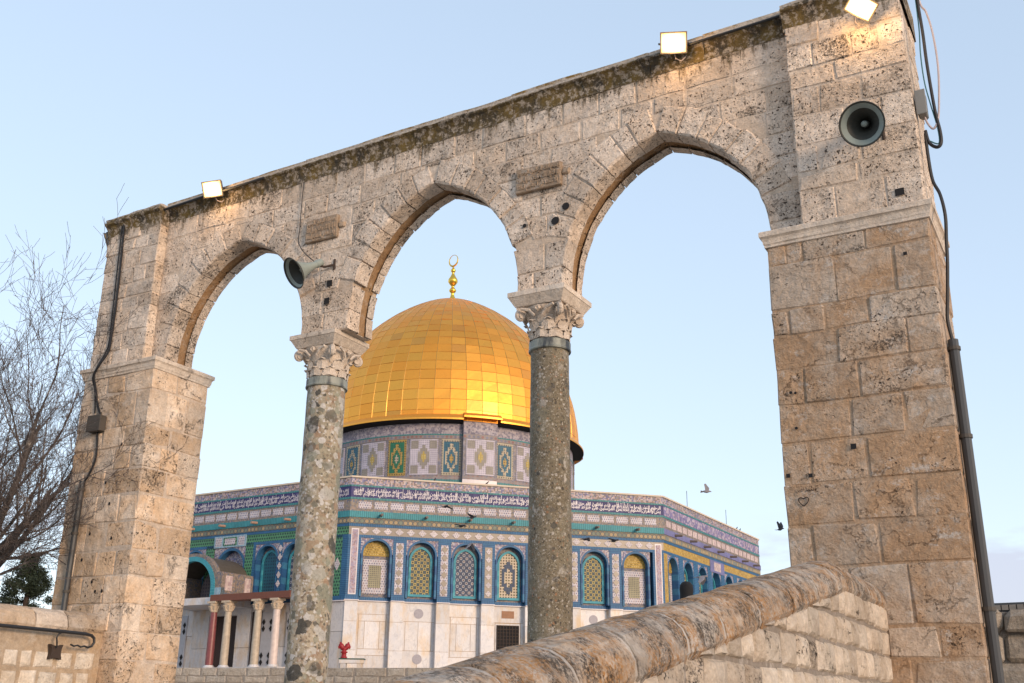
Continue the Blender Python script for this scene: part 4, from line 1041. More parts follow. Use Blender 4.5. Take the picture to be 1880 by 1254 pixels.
def drum_and_dome():
    right = Vector((_t.x, _t.y, 0)); front = Vector((-_n.x, -_n.y, 0)); c = Vector((DC.x, DC.y, 0))
    def cy(deg, r, z):
        a = R(deg); q = c + right * (r * math.sin(a)) + front * (r * math.cos(a)); return (q.x, q.y, z)
    def curved(d0, d1, z0, z1, r0, r1, mat, name, parent, step=2.):
        n = max(1, int(abs(d1 - d0) / step)); m = MB(); rr = 11.0
        for i in range(n):
            a, b = d0 + (d1 - d0) * i / n, d0 + (d1 - d0) * (i + 1) / n; ua, ub = R(a) * rr, R(b) * rr
            m.poly([cy(a, r1, z0), cy(b, r1, z0), cy(b, r1, z1), cy(a, r1, z1)], [(ua, z0), (ub, z0), (ub, z1), (ua, z1)])
            if d1 - d0 < 359 or True:
                m.poly([cy(a, r0, z1), cy(a, r1, z1), cy(b, r1, z1), cy(b, r0, z1)]); m.poly([cy(a, r1, z0), cy(a, r0, z0), cy(b, r0, z0), cy(b, r1, z0)])
        if d1 - d0 < 359:
            m.poly([cy(d0, r0, z0), cy(d0, r1, z0), cy(d0, r1, z1), cy(d0, r0, z1)], [(0, z0), (.4, z0), (.4, z1), (0, z1)])
            m.poly([cy(d1, r1, z0), cy(d1, r0, z0), cy(d1, r0, z1), cy(d1, r1, z1)], [(0, z0), (.4, z0), (.4, z1), (0, z1)])
        return m.build(name, mat, parent)
    D = curved(-180, 180, 13., 21.7, 10.7, 11.0, T['drumbg'], 'drum', SH, 3.)
    curved(-180, 180, 20.45, 21.45, 10.9, 11.03, T['drumtext'], 'inscription_band', D, 3.)
    curved(-180, 180, 20.36, 20.46, 10.9, 11.06, T['thin'], 'teal_line', D, 3.)
    curved(-180, 180, 20.08, 20.36, 10.9, 11.04, T['drumbord'], 'border_band', D, 3.); curved(-180, 180, 16.86, 17.14, 10.9, 11.04, T['drumbord'], 'border_band', D, 3.)
    curved(-180, 180, 16.6, 16.86, 10.9, 11.06, T['thin'], 'teal_line', D, 3.)
    def stepped(dc, half, zc, hz, r, mat, name, par, prof):
        """stepped lozenge on the curved wall"""
        m = MB()
        for (f0, f1, w_) in prof:
            n = 3; z0, z1 = zc + hz * f0, zc + hz * f1
            for i in range(n):
                a, b = dc - half * w_ + 2 * half * w_ * i / n, dc - half * w_ + 2 * half * w_ * (i + 1) / n
                m.poly([cy(a, r, z0), cy(b, r, z0), cy(b, r, z1), cy(a, r, z1)], [(R(a) * 11, z0), (R(b) * 11, z0), (R(b) * 11, z1), (R(a) * 11, z1)])
        return m.build(name, mat, par)
    loz = [(-1, -.72, .22), (-.72, -.45, .5), (-.45, .45, .8), (.45, .72, .5), (.72, 1, .22)]
    small = [(-1, -.5, .35), (-.5, .5, 1), (.5, 1, .35)]
    butt = [12.5 + 90 * k for k in range(4)]
    k = 0
    for i in range(16):
        dw = 1.2 + 22.5 * i; dp = 12.5 + 22.5 * i
        on = any(abs((dp - b + 180) % 360 - 180) < 2 for b in butt); r = 11.0
        if on:
            r = 11.45; B = curved(dp - 6.9, dp + 6.9, 13, 21.75, 10.8, r, T['drumbg'], 'buttress', D)
            curved(dp - 6.9, dp + 6.9, 20.45, 21.5, r - .1, r + .02, T['drumtext'], 'inscription_band', B); curved(dp - 6.9, dp + 6.9, 16.5, 16.85, r - .1, r + .02, T['blw'], 'border_band', B)
            curved(dp - 6.9, dp + 6.9, 20.1, 20.4, r - .1, r + .02, T['drumbord'], 'border_band', B); curved(dp - 6.9, dp + 6.9, 16.86, 17.14, r - .1, r + .02, T['drumbord'], 'border_band', B)
        P = curved(dp - 5.7, dp + 5.7, 17.22, 20.02, r - .05, r + .05, T['drumwhite'], 'lattice_panel', D)
        for sx in (-1, 1):
            for sz in (-1, 1):
                zc = 18.62 + sz * .98; curved(dp + sx * 3.75 - 1.5, dp + sx * 3.75 + 1.5, zc - .32, zc + .32, r + .03, r + .065, T['drumbeige'], 'corner_panel', P)
        stepped(dp, 3.0, 18.62, .95, r + .07, T['drumbeige'], 'stepped_lozenge', P, loz)
        stepped(dp, 1.0, 18.62, .42, r + .085, T['drumyel'], 'lozenge_centre', P, small)
        gi = i % 16 == 15
        Wd = curved(dw - 3.9, dw + 3.9, 17.2, 20.05, 10.9, 11.03, T['drumor'] if gi else T['drumcream'], 'drum_window', D)
        curved(dw - 3.1, dw + 3.1, 17.42, 19.85, 11.0, 11.045, T['drumgreen'] if gi else T['drumblue'], 'window_grille', Wd)
        stepped(dw, 3.1, 18.55, 1.15, 11.055, T['drumor'] if gi else T['drumcream'], 'stepped_lozenge', Wd, loz)
        stepped(dw, 2.0, 18.5, .72, 11.065, T['drumgreen'] if gi else T['drumblue'], 'lozenge_field', Wd, loz)
        stepped(dw, .8, 18.5, .34, 11.075, T['drumcream'] if gi else T['drumor'], 'lozenge_centre', Wd, small)
    # dome shell and gilded plates
    RD, ZC, ZT = 11.55, 21.43, 36.0
    def rz(t): return RD * max(0., 1 - t ** 2.3) ** (1 / 1.39)
    # rows of equal length along the meridian
    N = 400; pts = [(rz(i / N), ZC + (ZT - ZC) * i / N) for i in range(N + 1)]; cum = [0]
    for p, q in zip(pts, pts[1:]): cum.append(cum[-1] + math.hypot(q[0] - p[0], q[1] - p[1]))
    def at(s_):
        s_ = max(0, min(cum[-1], s_))
        lo = next((i for i in range(N) if cum[i + 1] >= s_), N - 1); f = (s_ - cum[lo]) / max(1e-9, cum[lo + 1] - cum[lo])
        return pts[lo][0] + (pts[lo + 1][0] - pts[lo][0]) * f, pts[lo][1] + (pts[lo + 1][1] - pts[lo][1]) * f
    rows = 23; sl = [cum[-1] * (i / rows) for i in range(rows + 1)]
    DM = MB().lathe([(at(s_)[0] - .05, at(s_)[1]) for s_ in sl[:-1]] + [(.02, ZT - .05)], 56, Matrix.Translation(c)).build('dome', T['goldjoint'], SH, smooth=True)
    NM = 56; cand = []
    for j in range(rows - 1):
        for i in range(NM):
            a0, a1 = 360 / NM * i - 180, 360 / NM * (i + 1) - 180
            gd = .028 / max(1.2, at(sl[j])[0]) * 57.3
            (ra, za), (rb, zb_) = at(sl[j] + .013), at(sl[j + 1] - .013)
            am = (a0 + a1) / 2
            vis = math.cos(R(am)) * ra - (1e3 if math.cos(R(am)) < .12 else 0)
            cand.append((-vis * (1 + .0 * j), j, a0 + gd * .5, a1 - gd * .5, ra, za, rb, zb_))
    rest = MB()
    cand.sort(); best = set()
    big = [(-(abs(q[3] - q[2]) * (q[4] + q[6]) * max(0, math.cos(R((q[2] + q[3]) / 2)) - .05)), n) for n, q in enumerate(cand) if q[0] < 500 and abs((q[2] + q[3]) / 2 + 2) < 78]
    big.sort(); chosen = {n for _, n in big[:300]}
    def platev(q):
        _, j, a0, a1, ra, za, rb, zb_ = q; o = [U(.0, .03) for _ in range(4)]
        nr, nz = (zb_ - za), (ra - rb); L = math.hypot(nr, nz); nr /= L; nz /= L
        def pt(a, r, z, d): return cy(a, r + nr * d, z + nz * d)
        top = [pt(a0, ra, za, .0 + o[0]), pt(a1, ra, za, .0 + o[1]), pt(a1, rb, zb_, .0 + o[2]), pt(a0, rb, zb_, .0 + o[3])]
        bot = [pt(a0, ra, za, -.06), pt(a1, ra, za, -.06), pt(a1, rb, zb_, -.06), pt(a0, rb, zb_, -.06)]
        return bot + top, [(4, 5, 6, 7), (0, 1, 5, 4), (1, 2, 6, 5), (2, 3, 7, 6), (3, 0, 4, 7)]
    for n, q in enumerate(cand):
        v, f = platev(q)
        if n in chosen: m = MB(); m.add(v, f); m.build('gilded_plate', T['gold'], DM)
        else: rest.add(v, f)
    tag(rest.build('gilded_plates', T['gold'], DM), kind='stuff')
    for i in range(NM):                       # raised standing seams
        a = 360 / NM * i - 180
        if math.cos(R(a)) < -.1: continue
        m = MB().tube([cy(a, at(s_)[0] + .01, at(s_)[1]) for s_ in sl[:-1]], .028, 4, False); m.build('standing_seam', T['goldseam'], DM)
    # eave ring: gold drip edge, its shadow line put in as a near-black strip below, broken by the buttresses
    def ringm(d0, d1, prof, mat, name): 
        m = MB(); n = max(2, int((d1 - d0) / 2))
        for i in range(n):
            a, b = d0 + (d1 - d0) * i / n, d0 + (d1 - d0) * (i + 1) / n
            for (r0, z0), (r1, z1) in zip(prof, prof[1:]): m.poly([cy(a, r0, z0), cy(b, r0, z0), cy(b, r1, z1), cy(a, r1, z1)])
        return m.build(name, mat, DM)
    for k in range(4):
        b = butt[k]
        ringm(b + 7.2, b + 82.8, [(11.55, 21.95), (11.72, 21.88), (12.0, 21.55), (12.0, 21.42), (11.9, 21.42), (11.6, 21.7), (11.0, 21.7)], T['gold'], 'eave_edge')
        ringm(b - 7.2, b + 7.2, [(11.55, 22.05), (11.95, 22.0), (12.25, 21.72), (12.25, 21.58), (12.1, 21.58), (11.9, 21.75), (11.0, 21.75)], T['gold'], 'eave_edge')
        ringm(b + 7.2, b + 82.8, [(11.97, 21.41), (11.5, 21.38), (11.02, 21.30)], T['dark'], 'eave_shadow_strip')
    # finial
    Tm = Matrix.Translation(c)
    prof = [(.45, 35.75), (.30, 36.15), (.17, 36.45), (.14, 36.7), (.30, 36.85), (.34, 37.0), (.24, 37.15), (.13, 37.3), (.14, 37.4), (.30, 37.6), (.46, 37.85), (.42, 38.1), (.26, 38.35), (.13, 38.65), (.11, 38.75), (.20, 38.88), (.24, 39.0), (.18, 39.13), (.09, 39.25), (.07, 39.5), (.0, 39.55)]
    fn = MB().lathe(prof, 20, Tm).build('finial', T['goldfin'], SH, smooth=True)
    m = MB(); yaw = R(38); ax = (right * math.cos(yaw) + front * math.sin(yaw))
    pts = [Vector(c) + ax * (.50 * math.sin(t * math.pi / 16)) + Vector((0, 0, 40.02 - .56 * math.cos(t * math.pi / 16))) for t in range(33)]
    m.tube(pts, [.055 + .03 * math.cos(t * math.pi / 16) for t in range(33)], 8, False); m.build('finial_ring', T['goldfin'], fn)
T['goldseam'] = plain('gilded_seam', (.62, .33, .08), .4, metal=1.)
T['drumbg'] = mosaic('drum_tiles', 10, [(.22, .20, .22), (.28, .235, .21), (.18, .18, .24), (.33, .29, .30)])
T['drumtext'] = mosaic('drum_script', 7, [(.36, .31, .34), (.46, .40, .42), (.20, .18, .24), (.40, .36, .40), (.26, .23, .28)], rand=1.)
T['drumbord'] = cells('drum_border', .34, (.30, .25, .24), (.30, .15, .13), (.20, .20, .26), rout=.3)
T['drumwhite'] = cells('drum_lattice', .16, (.60, .54, .60), (.30, .27, .36), rout=.28)
T['drumbeige'] = cells('drum_beige', .14, (.34, .30, .25), (.24, .21, .20), rout=.28)
T['drumyel'] = cells('drum_yellow', .2, (.50, .36, .08), (.60, .5, .3), rout=.25)
T['drumor'] = cells('drum_orange', .2, (.46, .30, .08), (.10, .07, .03), rout=.26)
T['drumcream'] = cells('drum_cream', .2, (.50, .42, .30), (.08, .07, .07), rout=.27)
T['drumblue'] = cells('drum_blue', .2, (.03, .11, .17), (.045, .16, .22), rout=.3)
T['drumgreen'] = cells('drum_green', .2, (.02, .15, .085), (.03, .2, .1), rout=.3)
drum_and_dome()
# ------------------------------------------------------------------ stair parapets
def half_round(y0, y1, xc, hw, zf, rise, name, mat, parent, n=11, jit=.008, seg=4, below=.05):
    """one coping stone: half-round bar running along y, zf(y) is its springing height"""
    m = MB(); rows = []
    for i in range(seg + 1):
        y = y0 + (y1 - y0) * i / seg; row = []
        sc = 1 - (.025 if i in (0, seg) else 0)
        for q in range(n + 1):
            t = math.pi * q / n
            row.append((xc + hw * sc * math.cos(t) + U(-jit, jit), y, zf(y) + rise * sc * math.sin(t) ** .9 + U(-jit, jit)))
        row = [(xc + hw - .03, y, zf(y) - below)] + row + [(xc - hw + .03, y, zf(y) - below)]
        rows.append(row)
    k = len(rows[0])
    for r_ in rows: m.v += r_
    for i in range(seg):
        for q in range(k): m.f.append([i * k + q, i * k + (q + 1) % k, (i + 1) * k + (q + 1) % k, (i + 1) * k + q]); m.uv.append(None)
    m.f += [list(range(k)), [seg * k + q for q in range(k)]]; m.uv += [None, None]
    m.orient(Vector((xc, (y0 + y1) / 2, zf((y0 + y1) / 2) + rise * .2)))
    return m.build(name, mat, parent, smooth=False)
def parapet_right():
    P = thing('stair_parapet', (-1.1, -5.3, -1.75), 'sloping stair parapet with orange-lichened half-round coping in the foreground', 'parapet')
    zf = lambda y: .97 if y > -2.1 else .97 + .19 * (y + 2.1)
    XO, XI = -.87, -1.33
    c = MB(); ys = [-.26, -2.1, -5, -10.5]
    for a, b in zip(ys, ys[1:]):
        v = [(x, y, z) for y in (a, b) for x, z in ((XI + .012, -1.74), (XO - .012, -1.74), (XO - .012, zf(y)), (XI + .012, zf(y)))]
        c.add(v, [(0, 1, 5, 4), (1, 2, 6, 5), (2, 3, 7, 6), (3, 0, 4, 7)])
    c.add([(x, -10.5, z) for x, z in ((XI + .012, -1.74), (XO - .012, -1.74), (XO - .012, zf(-10.5)), (XI + .012, zf(-10.5)))], [(0, 1, 2, 3)])
    core = c.build('parapet_core', M['joint'], P)
    y = -.262
    while y > -10.5:
        L = U(.55, .85); y2 = max(-10.52, y - L)
        half_round(y2 + .018, y - .018, -1.1, .255, zf, .235, 'coping_stone', M['cope'], P); y = y2
    # mortar between coping stones
    half_round(-10.48, -.28, -1.1, .243, zf, .221, 'coping_bed', M['copejoint'], P, jit=0, seg=40)
    fo = lambda a, b, o: (XO + o, a, b); fi = lambda a, b, o: (XI - o, a, b)
    rest = MB(); zrow = [-1.74 + .245 * i for i in range(12)]
    for i, (z0, z1) in enumerate(zip(zrow, zrow[1:])):
        y = -.27
        while y > -10.5:
            wd = U(.20, .40) if i > 5 else U(.26, .46)
            y2 = max(-10.5, y - wd); pl = [(y2, z0), (y, z0), (y, z1), (y2, z1)]
            s_ = .19; L = math.hypot(1, s_)
            pl = clip(pl, 0, .955, 0, -1)
            if pl: pl = clip(pl, -2.1, .955, s_ / L, -1 / L)
            if len(pl) > 2 and area(pl) > .006:
                st = stone_poly(pl, fo, .06, bev=.022, jit=.014, gap=.017, proud=.010, bulge=.02)
                vis = z1 > -.10 + .02 * (y + .25) and y > -8.
                if vis: st.build('stone', M['block'], P)
                else: rest.add(st.v, st.f)
                rest.add(*(lambda q: (q.v, q.f))(stone_poly(pl, fi, .06, gap=.010)))
            y = y2
    tag(rest.build('lower_stones', M['block'], P), kind='stuff')
parapet_right()
def parapet_left():
    P = thing('stair_parapet', (-12.43, -4.4, -1.75), 'pale stair parapet of cream blocks below the left pier, with an iron handrail', 'parapet')
    zf = lambda y: 1.02 if y > -3.2 else 1.02 + .19 * (y + 3.2)
    XI, XO = -12.2, -12.66
    c = MB(); ys = [-.26, -3.2, -10.5]
    for a, b in zip(ys, ys[1:]):
        v = [(x, y, z) for y in (a, b) for x, z in ((XO + .012, -1.74), (XI - .012, -1.74), (XI - .012, zf(y)), (XO + .012, zf(y)))]
        c.add(v, [(0, 1, 5, 4), (1, 2, 6, 5), (2, 3, 7, 6), (3, 0, 4, 7)])
    c.build('parapet_core', M['mortarL'], P)
    y = -.262
    while y > -10.4:
        y2 = max(-10.5, y - U(.55, .8)); half_round(y2 + .01, y - .01, -12.43, .255, zf, .25, 'coping_stone', M['copeL'], P); y = y2
    fo = lambda a, b, o: (XI + o, a, b)
    zrow = [-1.74 + .27 * i for i in range(11)]; rest = MB()
    for i, (z0, z1) in enumerate(zip(zrow, zrow[1:])):
        y = -.30 - U(0, .1)
        while y > -10.4:
            y2 = y - U(.22, .40); pl = [(y2, z0), (y, z0), (y, z1), (y2, z1)]
            if z1 < zf((y + y2) / 2) - .10:
                st = stone_poly(pl, fo, .06, bev=.03, jit=.014, gap=.022, proud=.008, bulge=.02)
                if z1 > -.1 and y > -3.4: st.build('stone', M['blockL'], P)
                else: rest.add(st.v, st.f)
            y = y2
    tag(rest.build('lower_stones', M['blockL'], P), kind='stuff')
    # handrail: a thing fixed to the wall
    H = thing('handrail', (-12.05, -2, .94), 'black iron handrail with a curled end on the left parapet', 'handrail')
    m = MB(); m.tube([(-12.05, -5.5, .55), (-12.05, -3.2, .94), (-12.05, -2.124, .952), (-12.05, -1.062, .938), (-12.05, -.70, .932)], .026, 8); m.build('rail', M['iron'], H)
    MB().tube([(-12.05, -.70, .932), (-12.05, -.60, .918), (-12.05, -.545, .88), (-12.05, -.535, .82), (-12.05, -.57, .765), (-12.05, -.63, .745), (-12.05, -.70, .76), (-12.05, -.76, .745), (-12.05, -.82, .765), (-12.05, -.88, .75), (-12.05, -.94, .77)], [.026, .024, .022, .02, .018, .016, .014, .014, .013, .013, .014], 7).build('scroll_end', M['iron'], H)
    for yy in (-1.108, -2.9, -4.3):
        b = MB(); b.tube([(-12.05, yy, .93), (-12.05, yy - .06, .90), (-12.05, yy - .085, .85), (-12.06, yy - .06, .78), (-12.09, yy - .03, .72)], .012, 6); b.build('rail_bracket', M['iron'], H)
        q = MB(); e = .085
        out = []
        for k in range(16):
            t = k / 16 * 4; s_ = int(t); f = t - s_; cs = [(-e, -e), (e, -e), (e, e), (-e, e)]
            a, c2 = cs[s_], cs[(s_ + 1) % 4]; u = a[0] + (c2[0] - a[0]) * f; v = a[1] + (c2[1] - a[1]) * f; sc = 1 + (.22 if f == 0 else -.06 if f == .5 else 0)
            out.append((yy + .0 + u * sc, .66 + v * sc))
        i0 = 0; q.v = [(-12.19, a, b2) for a, b2 in out] + [(-12.12, a, b2) for a, b2 in out]
        q.f = [list(range(16, 32))] + [[k, (k + 1) % 16, 16 + (k + 1) % 16, 16 + k] for k in range(16)]; q.uv = [None] * 17
        q.build('rail_plate', M['wood'], H)
M['mortarL'] = stone_mat('brown_render', (.48, .38, .28), (.40, .31, .225), (.40, .26, .14), pits=.1, dark=.0, warmth=.4, var=.05)
parapet_left()

# low retaining wall of the shrine terrace
def terrace_wall():
    P = thing('terrace_wall', (TA.x, TA.y, 0), 'low grey ashlar wall with wide joints in front of the shrine', 'wall')
    fr = lambda a, b, o: tuple(Vector((TA.x, TA.y, 0)) + TD * a - TN * (.14 + o) + Vector((0, 0, b)))
    m = MB(); q = [fr(-30, 0, -.03), fr(40, 0, -.03), fr(40, 2.03, -.03), fr(-30, 2.03, -.03)]; m.poly(q)
    t = [Vector(p) + TN * .5 for p in q[2:]]; m.poly([q[3], q[2], t[0], t[1]]); m.build('wall_core', M['joint'], P)
    zz = [2.05, 1.62, 1.26, .85, .4, 0]; 
    for z1, z0 in zip(zz, zz[1:]):
        a = -12.
        while a < 26:
            w_ = U(.9, 2.4) if z0 > 1.5 else U(.8, 1.7); b = a + w_
            stone_poly([(a, z0), (b, z0), (b, z1), (a, z1)], fr, .12, bev=.035, jit=.03, gap=.03, seg=.5).build('stone', M['greyblock'], P); a = b
terrace_wall()
# weathered wall behind the right pier
def back_wall():
    P = thing('boundary_wall', (3, 2.8, 0), 'weathered grey stone wall at the right edge behind the right pier', 'wall')
    MB().box(-1.2, 9, 2.66, 3.3, 0, 1.12).build('wall_core', M['joint'], P)
    for z0, z1, p_ in ((.86, 1.16, .06), (.52, .86, 0), (.2, .52, .02), (0, .2, .0)):
        x = -1.2
        while x < 9:
            w_ = U(.7, 1.3) if p_ == .06 else U(.3, .7); bevel_box(x + .008, x + w_ - .008, 2.6 - p_ + U(-.03, .02), 2.95, z0 + .008, z1 - .008, U(.02, .05), .015).build('stone', M['greyblock'], P); x += w_
back_wall()
def shed():
    P = thing('shed_roof', (0, 23.5, 0), 'dark flat canopy roof edge just above the grey wall at right', 'canopy')
    a = Matrix.Translation((-1.9, 21.85, 0)) @ Matrix.Rotation(R(-4), 4, 'Z')
    def bx(m, *q):
        i = len(m.v); m.box(*q)
        for k in range(i, len(m.v)): m.v[k] = tuple(a @ Vector(m.v[k]))
        return m
    bx(MB(), -2, 8, 0, 5, 2.94, 3.0).build('roof_sheet', M['pipe'], P)
    for k in range(50): bx(MB(), -2 + k * .2, -2 + k * .2 + .17, -.02, .04, 2.80, 2.94).build('fascia_board', M['fascia'], P)
    bx(MB(), -2, 8, .04, .2, 2.70, 2.93).build('beam', M['black'], P)
    for x in (-1.5, 3, 7.5): bx(MB(), x - .06, x + .06, .1, .22, 0, 2.72).build('post', M['pipe'], P); bx(MB(), x - .06, x + .06, 4.6, 4.72, 0, 2.95).build('post', M['pipe'], P)
M['fascia'] = plain('weathered_fascia', (.22, .19, .16), .8, var=.4, scale=4)
shed()

# ------------------------------------------------------------------ fittings on the arcade
def curve_pts(p, n=6):
    p = [Vector(q) for q in p]; out = []
    for i in range(len(p) - 1):
        a, b, c, d = p[max(i - 1, 0)], p[i], p[i + 1], p[min(i + 2, len(p) - 1)]
        for k in range(n):
            t = k / n; out.append(.5 * ((2 * b) + (c - a) * t + (2 * a - 5 * b + 4 * c - d) * t * t + (3 * b - a - 3 * c + d) * t ** 3))
    return out + [p[-1]]
def cable(p, r_, mat, label, cat='cable'):
    o = MB().tube(curve_pts(p), r_, 6).build('cable', mat); return tag(o, label, cat)
cable([(-13.033, -.282, 8.0), (-12.977, -.282, 7.2), (-12.942, -.282, 6.386), (-12.943, -.282, 5.845), (-12.952, -.29, 5.556), (-13.04, -.345, 5.34), (-13.15, -.345, 5.14), (-13.13, -.29, 4.917), (-13.04, -.275, 4.622), (-12.903, -.28, 4.40)], .020, M['black'], 'thick black cable running down the left pier into a box')
cable([(-13.078, -.285, 8.0), (-13.035, -.285, 7.0), (-12.999, -.285, 6.195), (-12.982, -.285, 5.703), (-13.024, -.30, 5.516), (-13.10, -.345, 5.30), (-13.182, -.345, 5.10), (-13.15, -.29, 4.9), (-13.08, -.28, 4.5)], .012, M['black'], 'thin black cable beside the thick one on the left pier')
cable([(-12.954, -.28, 4.2), (-12.912, -.275, 3.734), (-13.018, -.28, 3.45), (-13.11, -.29, 3.33)], .018, M['black'], 'short black cable from the box to the grey conduit')
def conduit(x, y, z0, z1, r_, label, clips):
    P = thing('conduit', (x, y, z0), label, 'conduit')
    MB().tube([(x, y, z0), (x, y, z1)], r_, 10).build('pipe', M['pipe'], P)
    for z in clips: MB().lathe([(r_, z), (r_ + .012, z), (r_ + .012, z + .04), (r_, z + .04)], 12, Matrix.Translation((x, y, 0))).build('pipe_clip', M['boxd'], P)
conduit(-13.10, -.31, 1.0, 3.36, .045, 'grey conduit pipe on the front of the left pier', (1.6, 2.5, 3.2))
conduit(.065, -.06, -1.7, 3.72, .055, 'dark downpipe along the right edge of the right pier', (.9, 2.64, 3.6))
def jbox(c, sx, sy, sz, mat, label):
    P = thing('junction_box', c, label, 'junction box'); x, y, z = c
    bevel_box(x - sx, x + sx, y - sy, y + sy, z - sz, z + sz, .012, 0).build('housing', mat, P); bevel_box(x - sx - .008, x + sx + .008, y - sy - .02, y - sy, z - sz - .008, z + sz + .008, .006, 0).build('lid', mat, P)
jbox((-12.95, -.31, 4.29), .15, .06, .13, M['boxd'], 'brown junction box on the left pier'); jbox((.075, -.1, 6.57), .05, .09, .15, M['box'], 'grey junction box on the flank of the right pier')
cable([(.179, -.1, 8.6), (.179, -.1, 7.994), (.189, -.1, 7.53), (.188, -.1, 7.081), (.204, -.1, 6.494), (.229, -.1, 6.202), (.223, -.1, 6.049), (.172, -.1, 6.007), (.099, -.1, 6.083), (.076, -.1, 6.245)], .020, M['black'], 'black cable looping past the top of the right pier')
cable([(.17, -.1, 8.3), (.208, -.1, 7.922), (.256, -.1, 7.797), (.295, -.1, 7.494), (.303, -.1, 7.045), (.266, -.1, 6.619), (.223, -.1, 6.346), (.165, -.1, 6.248), (.114, -.1, 6.32), (.089, -.1, 6.419)], .013, M['whitecable'], 'pale loop of cable hanging off the right pier')
cable([(.161, -.1, 8.2), (.156, -.1, 7.617), (.134, -.1, 7.247), (.135, -.1, 6.877), (.166, -.1, 6.577), (.207, -.1, 6.25), (.2, -.1, 6.05), (.11, -.1, 6.1)], .008, M['greencable'], 'thin teal cable among the loops at the right pier')
cable([(.072, -.1, 6.21), (.068, -.1, 5.965), (.081, -.1, 5.616), (.142, -.14, 5.397), (.167, -.16, 5.123), (.142, -.12, 4.864), (.12, -.1, 4.604), (.075, -.08, 4.231), (.04, -.06, 3.961), (.06, -.06, 3.72)], .020, M['black'], 'black cable from the right junction box down into the downpipe')
cable([(-9.142, -.115, 7.86), (-9.147, -.118, 7.425), (-9.143, -.118, 7.045), (-9.13, -.14, 6.808), (-9.0, -.14, 6.60), (-8.72, -.2, 6.36)], .008, M['black'], 'thin black wire hanging from the cornice to the left loudspeaker')
cable([(-12.2, -.235, 8.01), (-11.644, -.235, 8.03), (-11.2, -.235, 8.045), (-10.6, -.235, 8.05), (-9.9, -.235, 8.07)], .022, M['black'], 'black cable under the cornice next to the left floodlight')
cable([(-2.75, -.235, 8.21), (-2.3, -.235, 8.22), (-1.9, -.235, 8.225), (-1.43, -.24, 8.235)], .018, M['black'], 'black cable under the cornice next to the middle floodlight')

M['lampglass'] = None
def glass_mat():
    g = Gr('lit_lamp_glass'); q = g.sep(g.n('TexCoord', out='Generated'))
    a = g.M('SUBTRACT', q[0], .5); b = g.M('SUBTRACT', q[2], .5); d = g.M('SQRT', g.M('ADD', g.M('MULTIPLY', a, a), g.M('MULTIPLY', b, b)))
    g.nt.links.new(g.ramp(d, [(.0, (1, .80, .46)), (.30, (1, .66, .28)), (.62, (.95, .46, .12))]), g.b.inputs['Emission Color'])
    g.nt.links.new(g.n('MapRange', {0: d, 1: .05, 2: .62, 3: 1.0, 4: .20}), g.b.inputs['Emission Strength'])
    return g.done((.6, .5, .35), .3)
M['lampglass'] = glass_mat(); M['lampbody'] = plain('lamp_housing', (.10, .085, .07), .5)
def floodlight(pos, aim, roll, sx, sz, label, power):
    P = thing('floodlight', pos, label, 'floodlight', 'floodlights on the cornice')
    d = Vector(aim).normalized(); q = d.to_track_quat('-Y', 'Z').to_matrix().to_4x4()
    Mx = Matrix.Translation(pos) @ q @ Matrix.Rotation(roll, 4, 'Y')
    def tr(m):
        m.v = [tuple(Mx @ Vector(v)) for v in m.v]; return m
    tr(bevel_box(-sx, sx, -.015, .055, -sz, sz, .012, 0)).build('housing', M['lampbody'], P)
    f = MB()
    for a, b, c, e in ((-sx, sx, sz - .018, sz), (-sx, sx, -sz, -sz + .018), (-sx, -sx + .018, -sz + .018, sz - .018), (sx - .018, sx, -sz + .018, sz - .018)): f.box(a, b, -.032, -.015, c, e)
    tr(f).build('bezel', M['lampbody'], P)
    tr(MB().box(-sx + .018, sx - .018, -.024, -.016, -sz + .018, sz - .018)).build('glass', M['lampglass'], P)
    k = MB()
    for i in range(7): k.box(-sx + .02 + i * (2 * sx - .04) / 6 - .004, -sx + .02 + i * (2 * sx - .04) / 6 + .004, .055, .085, -sz + .02, sz - .02)
    tr(k).build('cooling_fins', M['lampbody'], P)
    b = MB(); b.tube([(-sx - .015, .02, 0), (-sx - .02, .10, 0), (0, .16, .0), (sx + .02, .10, 0), (sx + .015, .02, 0)], .012, 5); b.tube([(0, .16, 0), (.06, .30, -.02)], .016, 5); tr(b).build('bracket', M['lampbody'], P)
    b = MB(); b.tube([(0, .06, -sz + .02), (.03, .04, -sz - .06), (.10, .06, -sz - .09), (.16, .12, -sz - .03)], .006, 5); tr(b).build('lead', M['whitecable'], P)
    L = bpy.data.lights.new('lamp_light', 'POINT'); L.energy = power; L.color = (1, .60, .25); L.shadow_soft_size = .1
    o = bpy.data.objects.new('lamp_light', L); COL.objects.link(o); o.location = Mx @ Vector((0, -.14, -.03)); attach(o, P)
floodlight((-10.93, -.32, 8.08), (.42, -.80, -.42), R(-8), .165, .135, 'lit floodlight on the cornice above the left arch', 3.0)
floodlight((-2.80, -.34, 8.23), (.30, -.82, -.48), R(2), .175, .14, 'lit floodlight on the cornice above the right arch', 3.0)
floodlight((-.41, -.46, 7.87), (.10, -.78, -.62), R(38), .17, .12, 'lit floodlight tilted on edge at the top of the right pier', 4.0)
floodlight((-13.50, -.12, 7.74), (-.92, -.16, -.40), R(0), .13, .16, 'floodlight seen edge-on at the top left corner of the left pier', 2.0)

